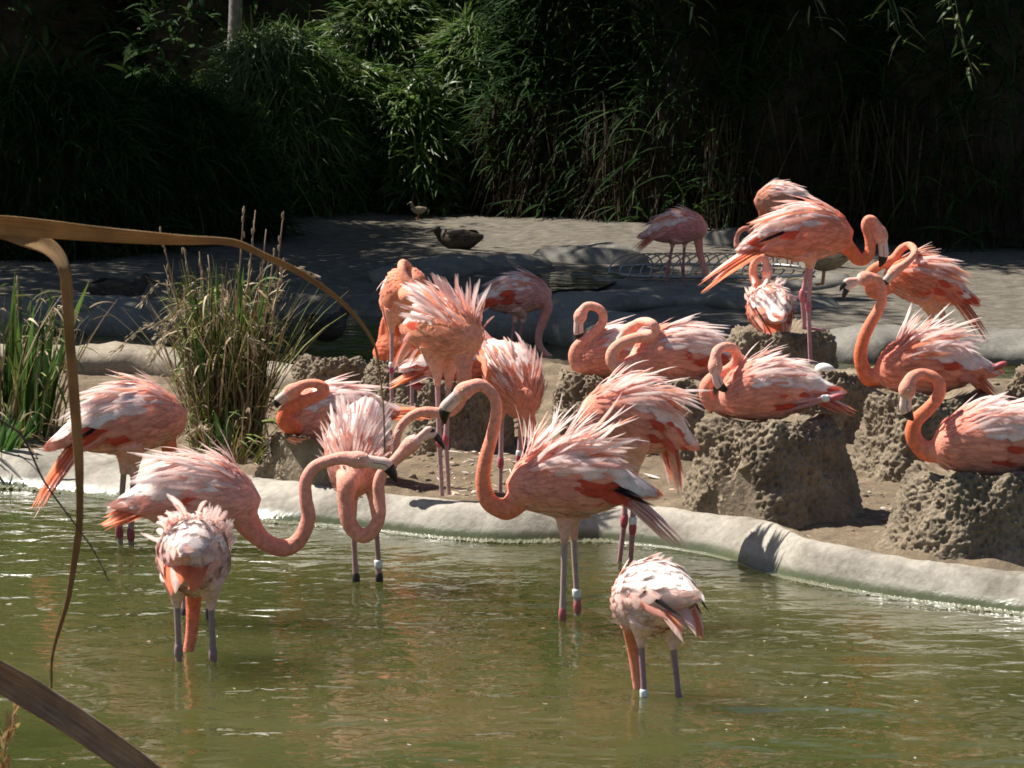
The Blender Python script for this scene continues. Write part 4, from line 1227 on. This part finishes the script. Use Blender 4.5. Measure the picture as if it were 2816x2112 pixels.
flamingo('sitting flamingo cut by the right edge, neck in a round loop and black bill tip', 10.75, (2722, 1212), 188, 8,
         [(2560, 1242), (2526, 1224), (2510, 1192), (2519, 1157), (2551, 1126), (2578, 1094), (2585, 1060), (2566, 1036), (2534, 1028), (2508, 1038, -.05)], [(2496, 1062, -.06), (2491, 1094, -.06), (2490, 1122, -.06), (2512, 1156, -.05)],
         [], seat=True, ruffle=.55, size=1.09, pale=.85, plume_len=.16, nplume=52, group=GN, seed=28, ndy=0, neck_col=(.82, .20, .09), red=.2, fan=(.2, .5))
flamingo('sitting flamingo on the large front mound with its head curled onto its breast', 11.62, (2108, 1073), 184, 2,
         [(1985, 1122), (1950, 1104), (1941, 1067), (1962, 1038, .02), (2004, 1017, .05), (2027, 988, .05), (2018, 960, .02), (1992, 954, -.02), (1971, 966, -.05)], [(1967, 998, -.06), (1968, 1030, -.07), (1977, 1056, -.07), (2002, 1076, -.06)],
         [[(2140, 1110, -.07), (2298, 1092, -.07), (2160, 1130, -.07)], [(2140, 1110, .07), (2280, 1096, .07), (2160, 1130, .07)]], seat=True, ruffle=.6, size=1, pale=.75, plume_len=.135, nplume=56, group=GN, seed=29, ndy=0,
         neck_col=(.80, .30, .20), tail_drop=.25, tail_len=.2, band=(0, .82), red=.1, fan=(.24, .5), curls=(0, 1, 1))
flamingo('sitting flamingo asleep with its head tucked behind its bent neck', 12.95, (1862, 974), 184, 6,
         [(1715, 1012), (1688, 1000), (1684, 972), (1706, 946), (1747, 930), (1785, 925), (1804, 908), (1792, 889), (1765, 885, .03)], [(1735, 903, .06), (1716, 922, .07), (1706, 938, .08), (1712, 955, .08)], [], seat=True,
         ruffle=.25, size=1.06, pale=.75, plume_len=.15, nplume=50, group=GN, seed=30, ndy=-.07, neck_col=(.84, .40, .28), tail_drop=-.05, tail_len=.22, red=.4, fan=(.26, .5))
flamingo('sitting flamingo with its neck in a tall loop and black bill tip pointing down', 13.4, (1690, 972), 190, 4,
         [(1605, 1008), (1582, 990), (1583, 962), (1602, 940), (1634, 916), (1656, 889), (1657, 860), (1638, 844), (1614, 842)], [(1598, 862), (1590, 888), (1591, 914), (1604, 940)], [], seat=True,
         ruffle=.2, size=1.02, pale=.85, plume_len=.14, nplume=40, group=GN, seed=31, ndy=-.06, neck_col=(.82, .33, .21), white=.5, fan=(.25, .5))
flamingo('sitting flamingo at the left with its head laid back along its red neck', 12.3, (905, 1140), 184, -2,
         [(806, 1172), (781, 1160), (784, 1134), (812, 1112), (852, 1096), (886, 1084), (893, 1066), (870, 1055), (838, 1057)], [(808, 1072), (782, 1090), (766, 1104), (762, 1122)], [], seat=True, ruffle=.08, size=1.04, pale=.6,
         plume_len=.17, group=GN, seed=32, ndy=-.09, neck_col=(.84, .19, .08), tail_drop=-.05, tail_len=.26, fan=(.3, .5))
flamingo('deep orange sitting flamingo on the mound behind the two thin legs', 14.9, (1128, 955), 175, 2,
         [(1072, 968), (1056, 945), (1054, 915), (1058, 885), (1066, 868)], [(1078, 862, .06), (1092, 872, .08), (1102, 882, .08), (1104, 896, .08)], [], seat=True, ruffle=.1, size=0.95, pale=.25, group=GN, seed=33, ndy=0,
         neck_col=(.82, .17, .07), body_col=(.82, .25, .14))
flamingo('sitting flamingo mostly hidden behind the fluffed bird, pale plumes and red flank', 13.1, (1288, 1000), 12, 2,
         [(1392, 1010), (1405, 990), (1398, 970), (1380, 965, .06)], [(1362, 975, .1), (1345, 985, .1), (1335, 992, .1), (1330, 1002, .1)], [], seat=True, ruffle=.3, size=1.02, pale=.6, group=GN, seed=34, ndy=.05,
         neck_col=(.80, .22, .12), body_col=(.78, .22, .13))
flamingo('sitting flamingo almost wholly beyond the right edge of the picture', 12.6, (2945, 975), 186, 2,
         [(2858, 1030), (2840, 1030), (2838, 990), (2865, 950), (2880, 915)], [(2868, 890), (2852, 900), (2845, 915), (2850, 935)], [], seat=True, ruffle=.3, size=1, pale=.6, group=GN, seed=35, ndy=0)

# ================================================================== other things
# ---- the egg on the nest
V, Fc = ellipsoid((0, 0, 0), (.045, .031, .030), 20, 12)
V[:, 0] *= 1 + .0; V[:, 2] *= 1 - .12 * (V[:, 0] / .045); V[:, 1] *= 1 - .12 * (V[:, 0] / .045)
eg = obj('egg', MB().add(V, Fc).mesh('egg'), M_EGG)
eg.location = at(2268, 1017, 13.62)
eg.rotation_euler = (0, .08, .1)
tag(eg, 'white egg lying on the nest mound by the standing bird\'s foot', 'egg')

# ---- wire cage over a basin on the far bank
cg = empty('wire_cage', (0, 0, 0), 'long low wire cage of hoops lying on the far bank', 'cage')
c = np.array((X_at(1955, 22.0), 22.0, .16)); HX, HY, HH = .71, .56, .115
cg.location = c
def ring_pt(a, z):
    return np.array((HX * np.sign(math.cos(a)) * abs(math.cos(a)) ** .6, HY * np.sign(math.sin(a)) * abs(math.sin(a)) ** .75, z))
rg = np.array([ring_pt(a, 0) for a in np.linspace(0, 2 * math.pi, 90)])
obj('rail', MB().tube(rg, .012, 8, cap=False).mesh('rail'), M_STEEL, cg)
for i, x in enumerate(np.linspace(-.66, .66, 17)):
    hy = HY * (1 - (abs(x) / (HX + .02)) ** 4) ** .5
    C = np.array([(x * .86 + .17 * math.cos(t), hy * math.cos(t), HH * math.sin(t) ** .8 if 0 < t < math.pi else 0) for t in np.linspace(0, math.pi, 22)])
    obj('hoop', MB().tube(C, .0055, 8).mesh('hoop'), M_STEEL, cg)
# mud basin and its kerb below the cage
sweep('basin_kerb', [c + np.array((math.cos(a) * (HX + .16), math.sin(a) * (HY + .16), -.10)) for a in np.linspace(0, 2 * math.pi, 20)], .15, .075, M_SLAB, n=90, rough=.02, closed=True)
bmV = [(c[0], c[1], c[2] - .03)]
nb = 40
for i in range(nb):
    a = 2 * math.pi * i / nb
    bmV.append((c[0] + math.cos(a) * (HX + .05), c[1] + math.sin(a) * (HY + .05), c[2] - .05 + .02 * noise.noise(Vector((math.cos(a) * 3, math.sin(a) * 3, 0)))))
bm_ = bpy.data.meshes.new('basin_mud')
bm_.from_pydata(bmV, [], [(0, 1 + i, 1 + (i + 1) % nb) for i in range(nb)])
obj('basin_mud', bm_, M_MUD, kind='structure')

# ---- ducks
def duck(label, px, py, Y, yaw, size=1.0, sit=True, body=(.10, .07, .045), headc=(.05, .04, .03), name='duck'):
    b = at(px, py, Y)
    g = empty(name, tuple(b), label, 'duck')
    Rz = np.array(Matrix.Rotation(R(yaw), 3, 'Z')) * size
    h = 0 if sit else .09
    mb = MB()
    st = np.array([(.155, .10, .02), (.13, .10, .055), (.07, .085, .078), (0, .08, .085), (-.08, .085, .075), (-.15, .10, .045), (-.20, .115, .018)])
    C = np.stack([st[:, 0], 0 * st[:, 0], st[:, 1] + h], 1)
    C = catmull(C, 24); rr = np.interp(np.linspace(0, 1, 24), np.linspace(0, 1, 7), st[:, 2])
    V1, F1 = tube(C, rr, 18, aspect=1.05)
    nk = -.085 if sit else 0.0
    NC = catmull([(.10, 0, .11 + h), (.135, 0, .17 + h + nk * .6), (.145, 0, .22 + h + nk), (.165, 0, .245 + h + nk), (.185, 0, .24 + h + nk)], 20)
    V2, F2 = tube(NC, np.interp(np.linspace(0, 1, 20), [0, .3, .55, .8, 1], [.06, .032, .03, .037, .022]), 14)
    me = remesh(np.vstack([V1, V2]) @ Rz.T, F1 + [tuple(i + len(V1) for i in f) for f in F2], .006 * size)
    co = np.empty(len(me.vertices) * 3, np.float32); me.vertices.foreach_get('co', co); co = co.reshape(-1, 3)
    w = np.clip((co[:, 2] / size - h - .15) * 30, 0, 1)[:, None]
    set_col(me, np.array(body) * (1 - w) + np.array(headc) * w)
    obj('body', me, M_DUCK, g)
    bl = catmull([(.195, 0, .236 + h + nk), (.225, 0, .226 + h + nk), (.252, 0, .222 + h + nk)], 8) @ Rz.T
    obj('bill', MB().tube(bl, np.array([.012, .011, .010, .009, .009, .009, .008, .004]) * size, 10, aspect=1.5, col=(.16, .12, .05)).mesh('bill', col=True), M_BILL, g)
    for sg in (-1, 1):
        n = 26
        u = rng.uniform(0, 1, n)
        rt = np.stack([.09 - .17 * u, sg * (.06 + .028 * np.sin(u * 3)), .11 + h + .045 * rng.uniform(-.6, .8, n)], 1)
        dd = nrm(np.stack([-np.ones(n), -sg * .12 * u, .10 + .0 * u], 1) + rng.normal(size=(n, 3)) * .05)
        Vf, Qf = strips(rt, dd, np.tile((0, sg * 1., .5), (n, 1)), .10, .03, .1)
        cl = np.clip(np.array(body) * rng.uniform(.5, 1.9, (n, 1)), 0, 1)
        obj('wing', mesh_np('wing', Vf.reshape(-1, 3) @ Rz.T, Qf, np.repeat(cl[:, None], Vf.shape[1], 1).reshape(-1, 3)), M_DUCK, g)
        Vv, Ff = ellipsoid(np.array((.178, sg * .026, .252 + h + nk)) @ Rz.T, (.004 * size,) * 3, 8, 6)
        obj('eye', MB().add(Vv, Ff).mesh('eye'), M_STEEL, g)
        if not sit:
            lg = np.array([(-.01, sg * .03, .1), (-.005, sg * .03, .05), (0, sg * .03, .004)]) @ Rz.T
            lo = obj('leg', MB().tube(lg, .006 * size, 8, col=(.45, .2, .07)).mesh('leg', col=True), M_LEG, g)
            ft = np.array([(0, sg * .03, .008), (.05, sg * .03 - .022, .002), (.055, sg * .03, .002), (.05, sg * .03 + .022, .002), (0, sg * .03, .0), (.05, sg * .03 - .022, -.003), (.055, sg * .03, -.003), (.05, sg * .03 + .022, -.003)]) @ Rz.T
            obj('foot', MB().add(ft, [(0, 1, 2), (0, 2, 3), (6, 5, 4), (7, 6, 4), (1, 5, 6, 2), (2, 6, 7, 3), (0, 4, 5, 1), (3, 7, 4, 0)], (.45, .2, .07)).mesh('foot', col=True), M_LEG, lo)
    return g
duck('dark duck lying on the far sand in the shade', 1258, 690, 24.6, 168, 1.05, body=(.05, .035, .022), headc=(.03, .03, .02))
duck('mottled brown duck standing behind the upright pink leg', 2262, 782, 20.4, 185, 1.0, sit=False, body=(.30, .21, .12), headc=(.22, .16, .10))
duck('black duck swimming in the dark stream right of the grass clump', 905, 938, 17.9, 60, 1.0, body=(.035, .028, .02), headc=(.025, .02, .016))
duck('dark duck resting on the shaded kerb left of the grass clump', 330, 840, 20.6, 20, 1.1, body=(.05, .035, .025), headc=(.035, .025, .02))
duck('tiny brown bird perched on the edge of the far sand', 1150, 600, 28.0, 200, .42, sit=False, body=(.30, .24, .15), headc=(.28, .22, .14), name='small_bird')['category'] = 'bird'

# ---- moulted feathers and straw on the sand
n = 420
P = []
while len(P) < n:
    px, py = rng.uniform(700, 2450), rng.uniform(1260, 1420)
    if rng.uniform() > .25 and not (1180 < px < 1560): continue
    q = gp(px, py, .12)
    if q[1] < curb_t(q[0]) + .12: continue
    P.append((q[0], q[1], island_height(q[0], q[1]) + .006))
P = np.array(P)
a = rng.uniform(0, 6.28, n)
dd = np.stack([np.cos(a), np.sin(a), rng.uniform(-.05, .35, n)], 1)
cl = pick([(.62, .55, .46), (.42, .33, .22), (.74, .66, .60), (.30, .22, .14), (.70, .45, .38)], n, .15)
lit = obj('feather_litter', blades_mesh('feather_litter', P, dd, rng.uniform(.02, .075, n), rng.uniform(.004, .016, n), rng.uniform(-.2, .7, n), cl, three=True, grav=.1), M_DRY, kind='stuff')
tag(lit, 'moulted pale feathers and bits of straw scattered on the sand', 'litter')
# mud clods and small stones
clod = [mesh_np('pebble', ellipsoid((0, 0, 0), (1, 1, .7), 8, 6)[0] * (1 + .25 * rng.normal(size=(56, 1)) * .6), np.array(ellipsoid((0, 0, 0), (1, 1, 1), 8, 6)[1])) for k in range(4)]
Vs, Qs, nn_ = [], [], 0
for k in range(700):
    px, py = rng.uniform(-100, 2900), rng.uniform(1010, 1500)
    q = gp(px, py, .12)
    if q[1] < curb_t(q[0]) + .1 or q[1] > isl_b(q[0]) - .2: continue
    r = rng.uniform(.004, .02) * (1.6 if rng.uniform() < .08 else 1)
    V, Fc = ellipsoid((0, 0, 0), (r * rng.uniform(.7, 1.4), r * rng.uniform(.7, 1.4), r * .7), 7, 5)
    V = V * (1 + .18 * rng.normal(size=(len(V), 1))) + np.array((q[0], q[1], island_height(q[0], q[1]) + r * .2))
    Vs.append(V); Qs.append(np.array(Fc) + nn_); nn_ += len(V)
pb = obj('mud_clods', mesh_np('mud_clods', np.vstack(Vs), np.vstack(Qs)), M_MUD, kind='stuff')
tag(pb, 'small mud clods and pebbles strewn over the island', 'clods')

# ---- wet wavelets lapping at the kerb: a ribbon of tiny steep ripples
def lap():
    n, k = 2600, 5
    xs = np.linspace(-3.2, 2.6, n)
    V = np.zeros((n, k, 3))
    for i, x in enumerate(xs):
        yc = curb_w(x)
        on = max(0, noise.noise(Vector((x * 2.3, 1.3, 0))) + .45)
        for j in range(k):
            y = yc - .055 + j * .017
            z = .001 + on * (.016 * abs(noise.noise(Vector((x * 46, y * 90, .2)))) + .008 * abs(noise.noise(Vector((x * 110, y * 150, 4.2))))) - (.004 if j in (0,) else 0)
            V[i, j] = (x, y, z)
    idx = np.arange(n * k).reshape(n, k)
    Q = np.stack([idx[:-1, :-1], idx[1:, :-1], idx[1:, 1:], idx[:-1, 1:]], -1).reshape(-1, 4)
    m, N, Lk, B = mat('lapping_water')
    B.inputs['Base Color'].default_value = (.14, .14, .09, 1)
    B.inputs['Roughness'].default_value = .27
    B.inputs['IOR'].default_value = 1.33
    o = obj('lapping_wavelets', mesh_np('lapping_wavelets', V, Q, smooth=True), m, kind='stuff')
    tag(o, 'glinting wavelets lapping along the pale kerb', 'wavelets')
lap()

# ---- bits of down and leaf afloat on the pond
n = 70
P = np.array([gp(rng.uniform(-50, 2870), rng.uniform(1560, 2112), .003) for k in range(n)])
a = rng.uniform(0, 6.28, n)
fl = obj('floating_specks', blades_mesh('floating_specks', P, np.stack([np.cos(a), np.sin(a), 0 * a], 1), rng.uniform(.006, .022, n), rng.uniform(.003, .009, n), rng.uniform(-.3, .3, n), pick([(.7, .65, .6), (.6, .4, .3), (.35, .3, .15)], n, .15), three=True, grav=0.0), M_DRY, kind='stuff')
tag(fl, 'tiny bits of down and leaf floating on the pond', 'specks')

# ---- dry reed leaves close to the camera
def fibre_mat(name, c1, c2, c3):
    m, N, Lk, B = mat(name)
    uv = N.new('ShaderNodeUVMap')
    mp = N.new('ShaderNodeMapping'); mp.inputs['Scale'].default_value = (1.2, 26, 1)
    Lk.new(uv.outputs[0], mp.inputs[0])
    t = N.new('ShaderNodeTexNoise'); t.inputs['Scale'].default_value = 1.0; t.inputs['Detail'].default_value = 6; t.inputs['Roughness'].default_value = .7
    Lk.new(mp.outputs[0], t.inputs['Vector'])
    r = ramp(N, [(.30, c1), (.48, c2), (.72, c3)])
    Lk.new(t.outputs['Fac'], r.inputs[0])
    t2 = noise_tex(N, Lk, 18, 4)
    r2 = ramp(N, [(.35, (.7, .68, .66)), (.65, (1.1, 1.08, 1.05))])
    Lk.new(t2.outputs['Fac'], r2.inputs[0])
    cc = mix_rgb(N, Lk, r.outputs[0], r2.outputs[0], 1.0, 'MULTIPLY')
    Lk.new(cc, B.inputs['Base Color'])
    B.inputs['Roughness'].default_value = .6
    B.inputs['Specular IOR Level'].default_value = .25
    bump(N, Lk, t.outputs['Fac'], .7, .003, B)
    tr = N.new('ShaderNodeBsdfTranslucent'); Lk.new(cc, tr.inputs[0])
    mx = N.new('ShaderNodeMixShader'); mx.inputs[0].default_value = .25
    Lk.new(B.outputs[0], mx.inputs[1]); Lk.new(tr.outputs[0], mx.inputs[2])
    Lk.new(mx.outputs[0], N['Material Output'].inputs['Surface'])
    return m
M_DEAD = fibre_mat('dead_leaf', (.16, .085, .035), (.34, .20, .085), (.50, .34, .16))
M_DEAD2 = fibre_mat('dead_leaf_grey', (.10, .065, .045), (.24, .17, .12), (.46, .37, .27))
def ribbon(name, pts, m, parent, org, tilt=.6, fold=.22, n=90, thick=.0012, ph=0.0):
    """pts: (px, py, Y, width_px). A folded strap leaf with real thickness"""
    W3 = np.array([np.r_[at(p[0], p[1], p[2]), p[3] * p[2] / F_PX] for p in pts])
    C = catmull(W3, n)
    T = nrm(np.gradient(C[:, :3], axis=0))
    view = np.array((0, -1., 0))
    side0 = nrm(np.cross(T, view))
    k = 9
    V = []
    for i in range(n):
        w = C[i, 3] / 2
        tl = tilt * (1 + .25 * math.sin(i * .11 + ph))
        sd = side0[i] * math.cos(tl) + np.cross(T[i], side0[i]) * math.sin(tl)
        nm = np.cross(sd, T[i])
        for j in range(k):
            q = -1 + 2 * j / (k - 1)
            V.append(C[i, :3] + sd * w * q / max(math.cos(tl), .4) + nm * (fold * w * (abs(q) - .5) + .0012 * noise.noise(Vector((q * 6, i * .03, ph)))))
    V = np.array(V) - np.asarray(org)
    idx = np.arange(n * k).reshape(n, k)
    Q = np.stack([idx[:-1, :-1], idx[1:, :-1], idx[1:, 1:], idx[:-1, 1:]], -1).reshape(-1, 4)
    me = mesh_np(name, V, Q)
    uvl = me.uv_layers.new(name='UVMap')
    vi = np.empty(len(me.loops), np.int32); me.loops.foreach_get('vertex_index', vi)
    uv = np.stack([(vi // k) / n * 6, (vi % k) / (k - 1)], 1).astype(np.float32)
    uvl.data.foreach_set('uv', uv.ravel())
    o = obj(name, me, m, parent)
    sm_ = o.modifiers.new('thick', 'SOLIDIFY'); sm_.thickness = thick; sm_.offset = 0
    return o
YA = 4.0
stem_x = at(-260, 640, YA)
pl = empty('dead_reed', (stem_x[0], YA, .22), 'tall dead reed whose dry brown leaves arch across the left of the view', 'reed')
o0 = np.array(pl.location)
cst = np.array([(0, 0, 0), (.01, .01, .7), (.0, .0, 1.2), (.02, 0, 1.75)])
obj('stem', MB().tube(catmull(cst, 20), np.linspace(.012, .006, 20), 10, col=(.30, .2, .1)).mesh('stem', col=True), M_DRY, pl)
ribbon('leaf', [(-265, 720, YA, 20), (-200, 650, YA, 40), (-90, 622, YA, 54), (0, 618, YA, 56), (120, 628, YA, 52), (250, 641, YA, 44), (400, 653, YA - .02, 36), (520, 660, YA - .03, 26), (600, 662, YA - .04, 20), (660, 672, YA - .05, 20), (730, 705, YA - .06, 18),
                (800, 737, YA - .06, 17), (865, 775, YA - .06, 15), (930, 822, YA - .06, 13), (980, 872, YA - .06, 11), (1015, 920, YA - .06, 9), (1035, 965, YA - .06, 7), (1046, 1040, YA - .05, 5), (1054, 1120, YA - .05, 4), (1058, 1245, YA - .05, 3)],
       M_DEAD, pl, o0, tilt=.55, ph=.4, n=150)
ribbon('leaf', [(-262, 800, YA + .05, 18), (-200, 700, YA + .05, 34), (-80, 630, YA + .05, 46), (0, 632, YA + .06, 48), (68, 655, YA + .06, 46), (127, 676, YA + .05, 44), (160, 706, YA + .04, 38), (178, 745, YA + .03, 30), (184, 799, YA + .03, 30), (188, 866, YA + .03, 29),
                (191, 934, YA + .03, 27), (197, 1002, YA + .03, 27), (204, 1092, YA + .03, 28), (211, 1183, YA + .03, 27), (217, 1273, YA + .03, 24), (219, 1370, YA + .03, 19), (217, 1450, YA + .03, 19), (208, 1518, YA + .03, 19), (186, 1653, YA + .02, 13),
                (159, 1744, YA + .02, 9), (143, 1812, YA + .02, 6), (141, 1900, YA + .02, 3)],
       M_DEAD, pl, o0, tilt=-.35, fold=.35, ph=1.9, n=170)
tw = np.array([at(*p) for p in [(-260, 1130, 4.0), (-90, 1120, 4.0), (40, 1180, 4.0), (77, 1228, 4.0), (124, 1328, 4.0), (214, 1452, 4.0), (259, 1517, 4.0), (300, 1600, 4.0)]]) - o0
obj('twig', MB().tube(catmull(tw, 40), np.linspace(.0022, .0008, 40), 6, col=(.09, .06, .05)).mesh('twig', col=True), M_DRY, pl)
b2 = at(-180, 1760, 3.9)
pl2 = empty('dead_reed', (b2[0], 3.9, .22), 'broad dry grey-brown strap leaf crossing the bottom left corner', 'reed')
o2 = np.array(pl2.location)
obj('stem', MB().tube(catmull(np.array([(0, 0, 0), (.01, 0, .5), (0, 0, b2[2] - .2)]), 14), np.linspace(.014, .008, 14), 10, col=(.28, .2, .12)).mesh('stem', col=True), M_DRY, pl2)
ribbon('leaf', [(-185, 1790, 3.9, 50), (-100, 1803, 3.9, 84), (0, 1858, 3.9, 92), (100, 1916, 3.9, 94), (190, 1972, 3.88, 94), (290, 2040, 3.86, 92), (380, 2106, 3.84, 88), (470, 2180, 3.82, 76), (520, 2270, 3.8, 70), (570, 2350, 3.8, 20)],
       M_DEAD2, pl2, o2, tilt=.25, fold=.30, ph=.9, n=110)
b3 = at(8, 2150, 4.1)
pl3 = empty('dry_seed_stalk', (b3[0], 4.1, .22), 'small dry brown seed stalk at the bottom left corner', 'seed stalk')
e3 = at(38, 1955, 4.1) - np.array(pl3.location)
s0 = np.array((-.01, 0, 0)); m3 = b3 - np.array(pl3.location)
C3 = catmull([s0, m3 * .5 + s0 * .5, m3, e3], 40)
mb = MB().tube(C3, np.linspace(.004, .0012, 40), 7, col=(.32, .2, .09))
m_ = 110
ii = rng.integers(22, 40, m_)
Vf, Qf = strips(C3[ii] + rng.normal(size=(m_, 3)) * .004, nrm(nrm(C3[ii] - C3[ii - 1]) + rng.normal(size=(m_, 3)) * .35), rng.normal(size=(m_, 3)), rng.uniform(.012, .03, m_), .006, .2, prof=np.array((.4, 1, .1)), three=False)
obj('stalk', mb.mesh('stalk', col=True), M_DRY, pl3)
cl = pick([(.42, .27, .11), (.30, .18, .08), (.5, .36, .18)], m_)
obj('seed_husks', mesh_np('seed_husks', Vf.reshape(-1, 3), Qf, np.repeat(cl[:, None], Vf.shape[1], 1).reshape(-1, 3)), M_DRY, pl3, 'stuff')
